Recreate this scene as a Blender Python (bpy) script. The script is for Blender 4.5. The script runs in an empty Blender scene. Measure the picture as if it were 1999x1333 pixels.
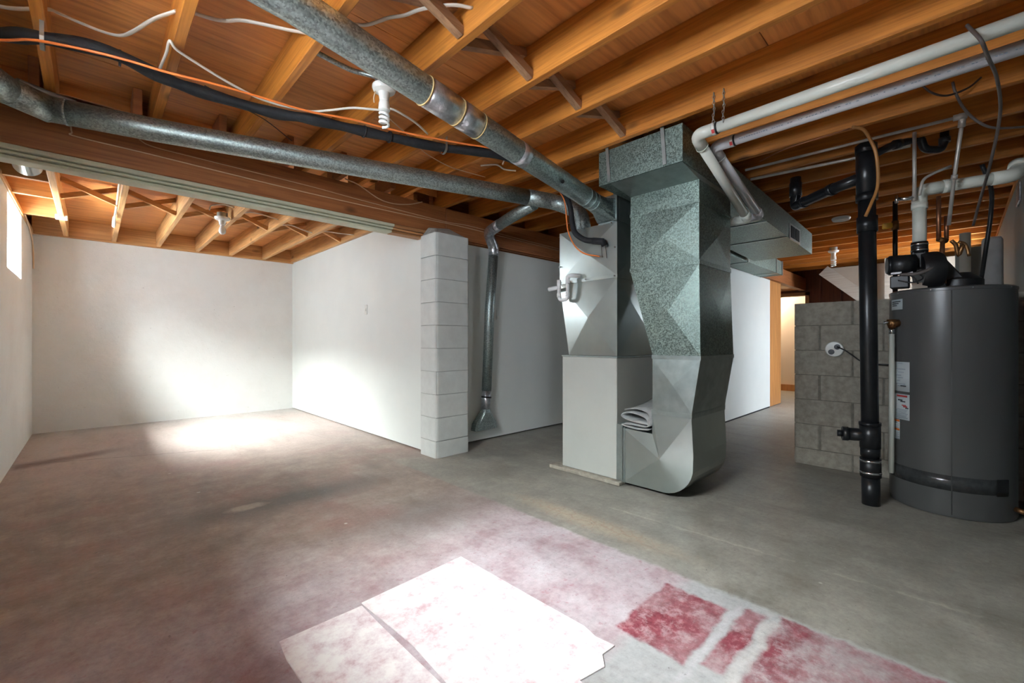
import bpy, bmesh, math, random
from mathutils import Vector, Matrix
random.seed(7)
sc = bpy.context.scene
C = sc.collection

# ------------------------------------------------------------------ camera, world, lights, exposure
cam = bpy.data.objects.new('camera', bpy.data.cameras.new('camera')); C.objects.link(cam)
cam.data.sensor_width = 36.0; cam.data.lens = 845.0 / 1999.0 * 36.0
cam.data.clip_start = 0.02
YAW = math.atan((999.5 - 180.0) / 845.0)
cam.location = (0, 0, 1.02); cam.rotation_euler = (math.radians(90), 0, -YAW)
cam.data.shift_y = 0.0
sc.camera = cam
sc.view_settings.view_transform = 'Standard'; sc.view_settings.look = 'None'
sc.view_settings.gamma = 1.0; sc.view_settings.use_curve_mapping = False
sc.view_settings.exposure = 1.36
sc.cycles.max_bounces = 6; sc.cycles.diffuse_bounces = 5; sc.cycles.glossy_bounces = 3; sc.cycles.transparent_max_bounces = 6
sc.cycles.use_adaptive_sampling = True; sc.cycles.adaptive_threshold = 0.15; sc.cycles.adaptive_min_samples = 20; sc.cycles.use_denoising = True
sc.cycles.sample_clamp_indirect = 6.0

world = bpy.data.worlds.new('sky'); sc.world = world; world.use_nodes = True
world.node_tree.nodes['Background'].inputs[0].default_value = (0.86, 0.93, 1.0, 1)
world.node_tree.nodes['Background'].inputs[1].default_value = 20.0

def area(name, loc, aim, sx, sy, power, col=(1, 1, 1), spread=180):
    l = bpy.data.lights.new(name, 'AREA'); l.shape = 'RECTANGLE'; l.size = sx; l.size_y = sy
    l.energy = power; l.color = col; l.spread = math.radians(spread)
    o = bpy.data.objects.new(name, l); C.objects.link(o); o.location = loc
    d = Vector(aim) - Vector(loc); o.rotation_euler = d.to_track_quat('-Z', 'Y').to_euler()
    return o
# daylight just outside the basement windows
area('daylight_alcove', (-0.96, 5.60, 2.58), (1.0, 5.70, 0.0), 0.95, 0.75, 560, (0.94, 1.0, 0.97), 120)
area('daylight_near', (-1.02, 1.22, 2.56), (0.95, 1.15, 0.0), 1.05, 0.75, 195, (0.94, 1.0, 0.97), 125)
area('daylight_far', (7.7, -0.85, 2.3), (6.8, 2.0, 0.3), 1.0, 0.6, 34, (0.85, 0.92, 1.0), 95)

# sampling portals in the window openings (they add no light, only guide the sky's)
for nm, lc, am, w_ in (('portal_alcove', (-0.76, 5.62, 1.9), (0, 5.62, 1.9), 0.9), ('portal_near', (-0.76, 1.22, 1.9), (0, 1.22, 1.9), 1.05), ('portal_far', (7.75, -0.56, 1.84), (7.75, 0, 1.84), 1.0)):
    area(nm, lc, am, w_, 0.6, 1).data.cycles.is_portal = True

# ------------------------------------------------------------------ node helpers
def nmat(name):
    m = bpy.data.materials.new(name); m.use_nodes = True
    nt = m.node_tree; return m, nt, nt.nodes['Principled BSDF']
def nd(nt, t, ins=None, **props):
    n = nt.nodes.new(t)
    for k, v in props.items(): setattr(n, k, v)
    for k, v in (ins or {}).items():
        if isinstance(v, bpy.types.NodeSocket): nt.links.new(v, n.inputs[k])
        else: n.inputs[k].default_value = v
    return n
def c4(c): return (c[0], c[1], c[2], 1)
def ramp(nt, fac, stops):
    r = nd(nt, 'ShaderNodeValToRGB', {0: fac}); e = r.color_ramp.elements
    while len(e) < len(stops): e.new(0.5)
    for i, (p, c) in enumerate(stops):
        e[i].position = p; e[i].color = c4(c) if isinstance(c, (tuple, list)) else (c, c, c, 1)
    return r.outputs[0]
def mix(nt, fac, a, b, mode='MIX'):
    n = nd(nt, 'ShaderNodeMix', data_type='RGBA', blend_type=mode)
    for i, v in ((0, fac), (6, a), (7, b)):
        if isinstance(v, bpy.types.NodeSocket): nt.links.new(v, n.inputs[i])
        else: n.inputs[i].default_value = c4(v) if isinstance(v, (tuple, list)) else v
    return n.outputs[2]
def math_(nt, op, a, b=0.0, c=0.0):
    n = nd(nt, 'ShaderNodeMath', {0: a, 1: b, 2: c}, operation=op); return n.outputs[0]
def noise(nt, vec, scale, detail=4, rough=0.55, dist=0.0):
    return nd(nt, 'ShaderNodeTexNoise', {'Vector': vec, 'Scale': scale, 'Detail': detail, 'Roughness': rough, 'Distortion': dist}).outputs[0]
def objvec(nt, scale=(1, 1, 1), rand=True, world=False):
    if world: v = nd(nt, 'ShaderNodeNewGeometry').outputs['Position']
    else: v = nd(nt, 'ShaderNodeTexCoord').outputs['Object']
    if rand and not world:
        r = nd(nt, 'ShaderNodeObjectInfo').outputs['Random']
        s = nd(nt, 'ShaderNodeVectorMath', {0: (37.0, 21.0, 53.0)}, operation='SCALE'); nt.links.new(r, s.inputs['Scale'])
        v = nd(nt, 'ShaderNodeVectorMath', {0: v, 1: s.outputs[0]}, operation='ADD').outputs[0]
    return nd(nt, 'ShaderNodeMapping', {'Vector': v, 'Scale': scale}).outputs[0]
def bump(nt, b, h, strength=0.3, dist=0.01):
    n = nd(nt, 'ShaderNodeBump', {'Height': h, 'Strength': strength, 'Distance': dist}); nt.links.new(n.outputs[0], b.inputs['Normal'])

def plain(name, col, rough=0.5, metal=0.0, var=0.12, scale=9, bmp=0.0, bscale=70, spec=0.5):
    m, nt, b = nmat(name); v = objvec(nt)
    f = noise(nt, v, scale, 5)
    lo = tuple(x * (1 - var) for x in col); hi = tuple(min(1, x * (1 + var)) for x in col)
    nt.links.new(ramp(nt, f, [(0.3, lo), (0.7, hi)]), b.inputs['Base Color'])
    b.inputs['Roughness'].default_value = rough; b.inputs['Metallic'].default_value = metal
    b.inputs['Specular IOR Level'].default_value = spec
    if bmp: bump(nt, b, noise(nt, v, bscale, 4), bmp, 0.004)
    return m

def wood(name, axis, dark, mid, light, rough=0.55, knots=True, grain=1.0):
    m, nt, b = nmat(name)
    s = [16 * grain] * 3; s[axis] = 0.9; v = objvec(nt, tuple(s))
    f = noise(nt, v, 1.0, 6, 0.6, 0.8)
    col = ramp(nt, f, [(0.28, dark), (0.5, mid), (0.72, light)])
    s2 = [2.2] * 3; s2[axis] = 0.7; v2 = objvec(nt, tuple(s2))
    col = mix(nt, ramp(nt, noise(nt, v2, 1.0, 3), [(0.35, 0.0), (0.75, 0.55)]), col, tuple(x * 0.72 for x in mid))
    s4 = [70 * grain] * 3; s4[axis] = 2.5
    fine = noise(nt, objvec(nt, tuple(s4)), 1.0, 3)
    col = mix(nt, 0.5, col, ramp(nt, fine, [(0.3, tuple(x * .6 for x in mid)), (0.6, light)]))
    if knots:
        s3 = [5.0] * 3; s3[axis] = 2.2; v3 = objvec(nt, tuple(s3))
        vo = nd(nt, 'ShaderNodeTexVoronoi', {'Vector': v3, 'Scale': 1.0}, feature='F1').outputs['Distance']
        col = mix(nt, ramp(nt, vo, [(0.07, 0.85), (0.17, 0.0)]), col, tuple(x * 0.35 for x in dark))
    r = nd(nt, 'ShaderNodeObjectInfo').outputs['Random']
    hs = nd(nt, 'ShaderNodeHueSaturation', {'Color': col, 'Value': math_(nt, 'MULTIPLY_ADD', r, 0.3, 0.85)})
    nt.links.new(hs.outputs[0], b.inputs['Base Color'])
    b.inputs['Roughness'].default_value = rough
    bump(nt, b, fine, 0.15, 0.003)
    return m

def galv(name, tint=(0.52, 0.58, 0.57), rough=0.38, spangle=55, contrast=0.45, metal=0.9, rvar=0.2, bmp=0.05):
    m, nt, b = nmat(name); v = objvec(nt)
    vo = nd(nt, 'ShaderNodeTexVoronoi', {'Vector': v, 'Scale': spangle}, feature='F1')
    g = nd(nt, 'ShaderNodeSeparateColor', {0: vo.outputs['Color']}).outputs[0]
    big = noise(nt, v, 4.0, 5)
    lo = tuple(x * (1 - contrast) for x in tint); hi = tuple(min(1, x * (1 + contrast * 0.8)) for x in tint)
    col = ramp(nt, g, [(0.1, lo), (0.95, hi)])
    col = mix(nt, ramp(nt, big, [(0.35, 0.0), (0.8, 0.5)]), col, tuple(x * 0.65 for x in tint))
    nt.links.new(col, b.inputs['Base Color'])
    b.inputs['Metallic'].default_value = metal
    nt.links.new(math_(nt, 'MULTIPLY_ADD', g, rvar, rough), b.inputs['Roughness'])
    if bmp: bump(nt, b, g, bmp, 0.001)
    return m

M = {}
M['joist'] = wood('pine_joist', 1, (0.22, 0.066, 0.008), (0.52, 0.175, 0.022), (0.68, 0.27, 0.042))
M['strut'] = wood('bridging_pine', 0, (0.20, 0.10, 0.05), (0.34, 0.17, 0.085), (0.44, 0.25, 0.13), knots=False)
M['alc'] = wood('alcove_pine_lit', 1, (0.36, 0.15, 0.045), (0.60, 0.30, 0.10), (0.74, 0.43, 0.17))  # paler than the main joists: alcove window light put into the colour
M['alcx'] = wood('alcove_pine_cross_lit', 0, (0.32, 0.13, 0.04), (0.55, 0.25, 0.08), (0.68, 0.36, 0.13))  # cross-grain alcove pine, likewise brightened by painted window light
M['ply'] = wood('plywood', 0, (0.54, 0.195, 0.045), (0.74, 0.30, 0.075), (0.84, 0.38, 0.11), knots=False, grain=0.55)
M['beam'] = wood('beam_wood', 0, (0.19, 0.062, 0.018), (0.34, 0.115, 0.034), (0.44, 0.17, 0.055))
M['trimpine'] = wood('raw_trim', 0, (0.35, 0.15, 0.05), (0.48, 0.22, 0.08), (0.6, 0.31, 0.13), knots=False)
M['panelling'] = wood('orange_panelling', 2, (0.42, 0.17, 0.05), (0.55, 0.24, 0.075), (0.62, 0.30, 0.10), rough=0.4, knots=False, grain=0.5)
M['brownpanel'] = wood('brown_panelling', 2, (0.09, 0.025, 0.01), (0.15, 0.042, 0.016), (0.2, 0.06, 0.022), knots=False)
M['galvg'] = galv('galvanised_spangled', (0.245, 0.315, 0.28), 0.38, 150, 0.55)
M['sheet'] = plain('bright_sheet_metal', (0.47, 0.53, 0.51), 0.30, 0.92, 0.06, 5)
M['sheetdull'] = plain('dull_sheet_metal', (0.37, 0.43, 0.415), 0.38, 0.9, 0.14, 14)
M['galvold'] = galv('old_round_duct', (0.41, 0.48, 0.465), 0.36, 140, 0.40)
M['tape'] = plain('foil_tape', (0.62, 0.64, 0.68), 0.28, 0.9, 0.25, 40, 0.4, 120)
M['tan'] = plain('dried_tape_glue', (0.52, 0.36, 0.16), 0.7, 0, 0.2)
M['zinc'] = plain('zinc_strap', (0.45, 0.48, 0.46), 0.4, 0.9)
M['chrome'] = plain('steel_clamp', (0.72, 0.73, 0.74), 0.2, 1.0, 0.05)
M['pvc'] = plain('white_pvc', (0.70, 0.72, 0.64), 0.35, 0, 0.05, 5)
M['pvc2'] = plain('cool_white_pvc', (0.68, 0.68, 0.70), 0.35, 0, 0.05, 5)
M['trap'] = plain('condensate_pvc', (0.78, 0.78, 0.77), 0.35, 0, 0.04)
M['abs'] = plain('black_abs', (0.012, 0.013, 0.015), 0.32, 0, 0.3, 20)
M['foam'] = plain('black_foam', (0.010, 0.011, 0.013), 0.75, 0, 0.35, 30, 0.4, 90)
M['blackplastic'] = plain('black_plastic', (0.012, 0.012, 0.013), 0.4, 0, 0.2)
M['orange'] = plain('orange_wire', (0.85, 0.22, 0.045), 0.4, 0, 0.1)
M['hose'] = plain('amber_hose', (0.42, 0.20, 0.06), 0.4, 0, 0.3, 6)
M['cable'] = plain('white_cable', (0.74, 0.69, 0.60), 0.5, 0, 0.06)
M['beige'] = plain('beige_wire', (0.62, 0.44, 0.28), 0.5, 0, 0.06)
M['greycable'] = plain('grey_cable', (0.12, 0.10, 0.09), 0.5, 0, 0.3, 15)
M['wire'] = plain('dark_wire', (0.05, 0.03, 0.02), 0.5, 0, 0.1)
M['porcelain'] = plain('porcelain', (0.80, 0.80, 0.74), 0.25, 0, 0.03)
M['bulb'] = plain('bulb_glass', (0.85, 0.86, 0.82), 0.2, 0, 0.02)
M['heater'] = plain('heater_paint', (0.085, 0.085, 0.083), 0.30, 0.0, 0.05, 3)
M['gloss'] = plain('clear_packing_tape', (0.045, 0.047, 0.048), 0.12, 0.0, 0.25, 30, 0.35, 60)
M['label'] = plain('paper_label', (0.60, 0.66, 0.67), 0.5, 0, 0.04)
M['red'] = plain('red_print', (0.55, 0.05, 0.05), 0.5, 0, 0.05)
M['orangeprint'] = plain('orange_print', (0.75, 0.17, 0.02), 0.5, 0, 0.05)
M['ink'] = plain('black_print', (0.05, 0.055, 0.06), 0.5, 0, 0.05)
M['blueink'] = plain('pipe_print', (0.30, 0.35, 0.42), 0.5, 0, 0.05)
M['brass'] = plain('brass', (0.30, 0.15, 0.06), 0.4, 0.9, 0.3, 20)
M['copper'] = plain('tarnished_copper', (0.34, 0.15, 0.08), 0.42, 0.9, 0.35, 12)
M['silverpipe'] = plain('painted_pipe', (0.55, 0.52, 0.47), 0.4, 0.4, 0.2, 12)
M['yellow'] = plain('yellow_handle', (0.75, 0.42, 0.03), 0.4, 0, 0.05)
M['furnace'] = plain('furnace_enamel', (0.455, 0.47, 0.43), 0.45, 0, 0.03, 4)
M['concrete'] = plain('concrete_block', (0.33, 0.30, 0.245), 0.9, 0, 0.22, 26, 0.5, 120)
M['mortar'] = plain('mortar', (0.185, 0.17, 0.14), 0.95, 0, 0.2, 40, 0.6, 90)
M['paintblock'] = plain('painted_block', (0.60, 0.62, 0.59), 0.6, 0, 0.06, 12, 0.25, 60)
M['paintmortar'] = plain('painted_mortar', (0.34, 0.35, 0.33), 0.8, 0, 0.1, 20, 0.4, 90)
M['roughcap'] = plain('mortar_cap', (0.42, 0.43, 0.40), 0.95, 0, 0.25, 40, 0.8, 60)
M['greentrim'] = plain('sage_trim_paint', (0.62, 0.62, 0.47), 0.5, 0, 0.05, 4)
M['wall'] = plain('white_wall_paint', (0.70, 0.73, 0.695), 0.6, 0, 0.02, 3)
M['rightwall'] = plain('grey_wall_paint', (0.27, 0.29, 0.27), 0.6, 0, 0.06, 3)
M['cream'] = plain('cream_wall', (0.85, 0.78, 0.66), 0.6, 0, 0.02, 3)
M['drywall'] = plain('bare_drywall', (0.36, 0.31, 0.25), 0.7, 0, 0.05, 4)
M['stringer'] = wood('stringer_paint', 1, (0.33, 0.30, 0.25), (0.38, 0.35, 0.30), (0.43, 0.40, 0.35), knots=False)
M['felt'] = plain('grey_felt', (0.34, 0.35, 0.34), 0.85, 0, 0.15, 25, 0.6, 100)
M['darkhole'] = plain('dark_opening', (0.006, 0.006, 0.006), 0.8)
M['insul'] = plain('pipe_insulation', (0.62, 0.62, 0.62), 0.8, 0, 0.1, 12, 0.3, 50)
M['pinkwood'] = plain('pink_insulation', (0.85, 0.50, 0.48), 0.9, 0, 0.08, 15, 0.6, 60)

# parged foundation wall: white paint over rough parging, with scuffs
m, nt, b = nmat('parged_wall'); M['parge'] = m
v = objvec(nt, rand=False)
col = mix(nt, ramp(nt, noise(nt, v, 2.2, 6, 0.65), [(0.45, 0.0), (0.8, 0.5)]), (0.72, 0.725, 0.70), (0.60, 0.58, 0.54))
col = mix(nt, ramp(nt, noise(nt, v, 34, 3), [(0.70, 0.0), (0.76, 0.5)]), col, (0.35, 0.33, 0.3))
nt.links.new(col, b.inputs['Base Color']); b.inputs['Roughness'].default_value = 0.75
bump(nt, b, noise(nt, v, 14, 7, 0.65), 0.35, 0.012)

# window glass: thin clear pane
m, nt, b = nmat('window_glass'); M['glass'] = m
nt.nodes.remove(b); out = nt.nodes['Material Output']
tr = nd(nt, 'ShaderNodeBsdfTransparent', {0: (0.97, 0.98, 1, 1)}); gl = nd(nt, 'ShaderNodeBsdfGlossy', {1: 0.02})
mx = nd(nt, 'ShaderNodeMixShader', {0: 0.06}); nt.links.new(tr.outputs[0], mx.inputs[1]); nt.links.new(gl.outputs[0], mx.inputs[2])
nt.links.new(mx.outputs[0], out.inputs[0])

# floor: bare concrete, worn brown-red paint, red squares, stains
def floor_material():
    m, nt, b = nmat('basement_floor')
    P = nd(nt, 'ShaderNodeNewGeometry').outputs['Position']
    wob = nd(nt, 'ShaderNodeTexNoise', {'Vector': P, 'Scale': 16.0, 'Detail': 5.0}).outputs['Color']
    w2 = nd(nt, 'ShaderNodeVectorMath', {0: wob, 1: (0.5, 0.5, 0.5)}, operation='SUBTRACT').outputs[0]
    w3 = nd(nt, 'ShaderNodeVectorMath', {0: w2}, operation='SCALE'); w3.inputs['Scale'].default_value = 0.05
    Q = nd(nt, 'ShaderNodeVectorMath', {0: P, 1: w3.outputs[0]}, operation='ADD').outputs[0]
    s = nd(nt, 'ShaderNodeSeparateXYZ', {0: Q}); X, Y = s.outputs[0], s.outputs[1]
    def step(v, edge, soft, up=True):
        n = nd(nt, 'ShaderNodeMapRange', {0: v, 1: edge - soft, 2: edge + soft, 3: 0.0 if up else 1.0, 4: 1.0 if up else 0.0}); return n.outputs[0]
    def mul(*a):
        r = a[0]
        for x in a[1:]: r = math_(nt, 'MULTIPLY', r, x)
        return r
    def rect(x0, x1, y0, y1, soft=0.008):
        return mul(step(X, x0, soft), step(X, x1, soft, False), step(Y, y0, soft), step(Y, y1, soft, False))
    def blob(cx, cy, rx, ry, soft=0.5):
        a = math_(nt, 'MULTIPLY', math_(nt, 'SUBTRACT', X, cx), 1 / rx); c = math_(nt, 'MULTIPLY', math_(nt, 'SUBTRACT', Y, cy), 1 / ry)
        d = math_(nt, 'SQRT', math_(nt, 'ADD', math_(nt, 'MULTIPLY', a, a), math_(nt, 'MULTIPLY', c, c)))
        return step(d, 1.0, soft, False)
    n1 = noise(nt, P, 1.3, 7, 0.62); n2 = noise(nt, P, 5.0, 8, 0.68); n3 = noise(nt, P, 26, 6, 0.7)
    st = nd(nt, 'ShaderNodeMapping', {'Vector': P, 'Rotation': (0, 0, 0.9), 'Scale': (1.2, 9.0, 1.0)}).outputs[0]
    streak = noise(nt, st, 1.6, 6, 0.65)
    conc = ramp(nt, n2, [(0.28, (0.19, 0.178, 0.15)), (0.5, (0.275, 0.257, 0.222)), (0.72, (0.37, 0.35, 0.305))])
    conc = mix(nt, ramp(nt, streak, [(0.55, 0.0), (0.75, 0.4)]), conc, (0.36, 0.35, 0.32))
    brown = ramp(nt, n2, [(0.29, (0.18, 0.13, 0.104)), (0.5, (0.30, 0.232, 0.192)), (0.70, (0.41, 0.34, 0.295))])
    brown = mix(nt, ramp(nt, n1, [(0.5, 0.0), (0.66, 0.6)]), brown, (0.31, 0.15, 0.13))
    brown = mix(nt, ramp(nt, streak, [(0.58, 0.0), (0.74, 0.35)]), brown, (0.38, 0.32, 0.29))
    pink = ramp(nt, n2, [(0.27, (0.30, 0.175, 0.19)), (0.48, (0.44, 0.36, 0.38)), (0.7, (0.52, 0.48, 0.50))])
    pink = mix(nt, ramp(nt, n3, [(0.58, 0.0), (0.66, 0.5)]), pink, (0.33, 0.13, 0.15))
    red = ramp(nt, n3, [(0.30, (0.16, 0.024, 0.036)), (0.52, (0.26, 0.062, 0.08)), (0.66, (0.38, 0.19, 0.205))])
    red = mix(nt, ramp(nt, noise(nt, P, 12, 9, 0.75), [(0.50, 0.0), (0.66, 0.75)]), red, (0.50, 0.40, 0.41))
    red = mix(nt, ramp(nt, noise(nt, P, 3.0, 6, 0.7), [(0.42, 0.0), (0.62, 0.6)]), red, (0.40, 0.29, 0.30))
    col = mix(nt, step(math_(nt, 'MULTIPLY_ADD', Y, 1.0, math_(nt, 'MULTIPLY', n1, 0.9)), 2.45, 0.45, False), brown, pink)
    col = mix(nt, math_(nt, 'MULTIPLY', step(math_(nt, 'MULTIPLY_ADD', n2, 1.6, Y), 5.2, 0.9), 0.65), col, (0.47, 0.40, 0.365))  # paler worn alcove paint, raised further to paint in the window's light
    col = mix(nt, step(Y, 6.75, 0.3), col, (0.44, 0.41, 0.38))
    # grey, worn margin of the painted field beside the camera's right
    col = mix(nt, mul(step(X, 0.95, 0.15), step(Y, 0.80, 0.03, False)), col, (0.40, 0.40, 0.40))
    col = mix(nt, mul(step(X, 0.62, 0.22, False), step(Y, 1.55, 0.25, False), ramp(nt, noise(nt, P, 4.0, 8, 0.7), [(0.35, 0.9), (0.62, 0.1)])), col, (0.20, 0.075, 0.08))
    col = mix(nt, rect(1.34, 1.74, 0.605, 0.855), col, red)
    col = mix(nt, rect(1.38, 1.80, 0.495, 0.565), col, red)
    col = mix(nt, mul(rect(1.30, 1.83, -0.30, 0.455), ramp(nt, noise(nt, P, 6.0, 9, 0.75), [(0.38, 1.0), (0.64, 0.4)])), col, red)
    col = mix(nt, rect(1.0, 1.80, 0.572, 0.594), col, (0.46, 0.45, 0.46))
    col = mix(nt, mul(rect(1.30, 1.78, 0.452, 0.490, 0.014), ramp(nt, n3, [(0.35, 0.5), (0.5, 1.0)])), col, (0.50, 0.48, 0.465))
    col = mix(nt, mul(step(X, 1.845, 0.012), step(Y, 3.3, 0.25, False)), col, conc)
    col = mix(nt, step(X, 2.55, 0.35), col, conc)
    # flaking cream patch in front of the furnace, dark damp marks, crack at the alcove wall
    ring = ramp(nt, nd(nt, 'ShaderNodeTexVoronoi', {'Vector': Q, 'Scale': 13.0}, feature='DISTANCE_TO_EDGE').outputs['Distance'], [(0.0, 1.0), (0.07, 0.0)])
    col = mix(nt, mul(blob(2.02, 1.45, 0.07, 0.48), 0.6), col, (0.46, 0.38, 0.28))
    col = mix(nt, mul(blob(2.02, 1.5, 0.09, 0.5), math_(nt, 'MULTIPLY', ring, 0.35)), col, (0.34, 0.17, 0.10))
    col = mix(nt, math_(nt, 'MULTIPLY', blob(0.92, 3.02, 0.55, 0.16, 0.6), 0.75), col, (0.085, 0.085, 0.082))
    col = mix(nt, blob(0.68, 3.05, 0.10, 0.05, 0.3), col, (0.36, 0.31, 0.25))
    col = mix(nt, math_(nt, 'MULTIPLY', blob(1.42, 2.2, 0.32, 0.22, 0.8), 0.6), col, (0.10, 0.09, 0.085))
    ln = math_(nt, 'ABSOLUTE', math_(nt, 'SUBTRACT', math_(nt, 'MULTIPLY_ADD', X, 0.32, 5.46), Y))
    col = mix(nt, mul(step(ln, 0.10, 0.06, False), step(X, 0.15, 0.15, False), step(X, -0.46, 0.02), 0.8), col, (0.135, 0.082, 0.058))
    l2 = math_(nt, 'ABSOLUTE', math_(nt, 'SUBTRACT', math_(nt, 'MULTIPLY_ADD', X, -0.42, 5.22), Y))
    col = mix(nt, mul(step(l2, 0.006, 0.005, False), step(X, 0.85, 0.05, False), 0.7), col, (0.06, 0.05, 0.045))
    # long trowel line in the bare concrete and pale paint drips
    l3 = math_(nt, 'ABSOLUTE', math_(nt, 'SUBTRACT', X, math_(nt, 'MULTIPLY_ADD', Y, -0.05, 2.36)))
    col = mix(nt, mul(step(l3, 0.008, 0.006, False), step(Y, 1.55, 0.05, False), ramp(nt, n2, [(0.4, 0.0), (0.6, 0.7)])), col, (0.46, 0.42, 0.36))
    drip = nd(nt, 'ShaderNodeTexVoronoi', {'Vector': P, 'Scale': 2.6}, feature='F1').outputs['Distance']
    col = mix(nt, ramp(nt, drip, [(0.022, 0.9), (0.034, 0.0)]), col, (0.62, 0.60, 0.56))
    fl = noise(nt, P, 60, 4, 0.6)
    col = mix(nt, ramp(nt, fl, [(0.66, 0.0), (0.71, 0.45)]), col, (0.52, 0.49, 0.46))
    col = mix(nt, ramp(nt, noise(nt, P, 45, 3), [(0.69, 0.0), (0.74, 0.6)]), col, (0.08, 0.07, 0.06))
    grit = ramp(nt, noise(nt, P, 38, 10, 0.8), [(0.33, (0.72, 0.70, 0.68)), (0.5, (1.0, 1.0, 1.0)), (0.68, (1.2, 1.2, 1.2))])
    col = mix(nt, 0.7, col, grit, 'MULTIPLY')
    smear = ramp(nt, noise(nt, nd(nt, 'ShaderNodeMapping', {'Vector': P, 'Rotation': (0, 0, 0.78), 'Scale': (2.5, 0.8, 1.0)}).outputs[0], 1.5, 8, 0.72, 0.6), [(0.30, (0.66, 0.64, 0.62)), (0.52, (1.0, 1.0, 1.0))])
    col = mix(nt, 0.7, col, smear, 'MULTIPLY')
    nt.links.new(col, b.inputs['Base Color'])
    nt.links.new(ramp(nt, n2, [(0.3, 0.38), (0.7, 0.62)]), b.inputs['Roughness'])
    bump(nt, b, n3, 0.12, 0.004)
    return m
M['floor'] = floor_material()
m, nt, b = nmat('vinyl_sheet'); M['vinyl'] = m
v = objvec(nt)
col = ramp(nt, noise(nt, v, 16, 9, 0.72), [(0.32, (0.50, 0.33, 0.36)), (0.47, (0.66, 0.57, 0.58)), (0.6, (0.76, 0.72, 0.70))])
nt.links.new(col, b.inputs['Base Color']); b.inputs['Roughness'].default_value = 0.5
bump(nt, b, noise(nt, v, 40, 5), 0.1, 0.002)

# ------------------------------------------------------------------ geometry helpers
W = {}
def place(o, origin, parent):
    W[o.name] = Vector(origin)
    if parent is not None:
        o.parent = parent; o.location = Vector(origin) - W[parent.name]
    else: o.location = origin
def add(name, verts, faces, mat, parent=None, smooth=False, origin=None, bevel=0.0, mats=None, fmat=None):
    vs = [Vector(v) for v in verts]
    if origin is None:
        xs, ys, zs = zip(*[(v.x, v.y, v.z) for v in vs])
        origin = Vector(((min(xs) + max(xs)) / 2, (min(ys) + max(ys)) / 2, min(zs)))
    origin = Vector(origin)
    me = bpy.data.meshes.new(name); me.from_pydata([v - origin for v in vs], [], faces)
    bm = bmesh.new(); bm.from_mesh(me)
    bmesh.ops.recalc_face_normals(bm, faces=bm.faces)
    if bevel: bmesh.ops.bevel(bm, geom=list(bm.edges), offset=bevel, segments=1, affect='EDGES', profile=0.5)
    bm.to_mesh(me); bm.free()
    me.materials.append(M[mat] if isinstance(mat, str) else mat)
    if smooth:
        for p in me.polygons: p.use_smooth = True
    o = bpy.data.objects.new(name, me); C.objects.link(o); place(o, origin, parent); return o
def empty(name, loc):
    o = bpy.data.objects.new(name, None); C.objects.link(o); o.empty_display_size = 0.1; place(o, loc, None); return o
def tag(o, label, cat, group=None, kind=None):
    o['label'] = label; o['category'] = cat
    if group: o['group'] = group
    if kind: o['kind'] = kind
    return o
def struct(o, label=None):
    o['kind'] = 'structure'
    if label: o['label'] = label
    return o
BF = [(0, 1, 3, 2), (4, 6, 7, 5), (0, 4, 5, 1), (2, 3, 7, 6), (0, 2, 6, 4), (1, 5, 7, 3)]
def bv(x0, x1, y0, y1, z0, z1): return [(x, y, z) for x in (x0, x1) for y in (y0, y1) for z in (z0, z1)]
def box(name, x0, x1, y0, y1, z0, z1, mat, parent=None, bevel=0.0): return add(name, bv(x0, x1, y0, y1, z0, z1), BF, mat, parent, bevel=bevel)
def boxes(name, bl, mat, parent=None):
    vs, fs = [], []
    for b_ in bl:
        k = len(vs); vs += bv(*b_); fs += [tuple(i + k for i in f) for f in BF]
    return add(name, vs, fs, mat, parent)
def catmull(pts, n=6):
    P = [Vector(p) for p in pts]
    if len(P) < 3: return P
    out = []
    for i in range(len(P) - 1):
        p0 = P[i - 1] if i else P[0] * 2 - P[1]; p1, p2 = P[i], P[i + 1]; p3 = P[i + 2] if i + 2 < len(P) else P[-1] * 2 - P[-2]
        for k in range(n):
            t = k / n
            out.append(0.5 * ((2 * p1) + (p2 - p0) * t + (2 * p0 - 5 * p1 + 4 * p2 - p3) * t * t + (3 * p1 - p0 - 3 * p2 + p3) * t ** 3))
    out.append(P[-1]); return out
def fillet(pts, r, n=5):
    P = [Vector(p) for p in pts]; out = [P[0]]
    for i in range(1, len(P) - 1):
        a, c = (P[i - 1] - P[i]), (P[i + 1] - P[i]); k = min(r, a.length * 0.45, c.length * 0.45)
        A, Bp = P[i] + a.normalized() * k, P[i] + c.normalized() * k
        for j in range(n + 1):
            t = j / n; out.append(A * (1 - t) ** 2 + P[i] * 2 * t * (1 - t) + Bp * t * t)
    out.append(P[-1]); return out
def sweep_data(path, rad, seg=14, caps=True, flat=1.0):
    P = [Vector(p) for p in path]; n = len(P); R = rad if isinstance(rad, (list, tuple)) else [rad] * n
    T = [(P[min(i + 1, n - 1)] - P[max(i - 1, 0)]).normalized() for i in range(n)]
    u = T[0].orthogonal().normalized()
    if abs(T[0].z) < 0.9: u = T[0].cross(Vector((0, 0, 1))).normalized()
    vs, fs = [], []
    for i in range(n):
        u = (u - T[i] * u.dot(T[i])).normalized(); w = T[i].cross(u)
        for k in range(seg):
            a = 2 * math.pi * k / seg; vs.append(P[i] + u * math.cos(a) * R[i] + w * math.sin(a) * R[i] * flat)
    for i in range(n - 1):
        for k in range(seg):
            k2 = (k + 1) % seg; fs.append((i * seg + k, i * seg + k2, (i + 1) * seg + k2, (i + 1) * seg + k))
    if caps: fs += [tuple(range(seg))[::-1], tuple(range((n - 1) * seg, n * seg))]
    return vs, fs
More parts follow.
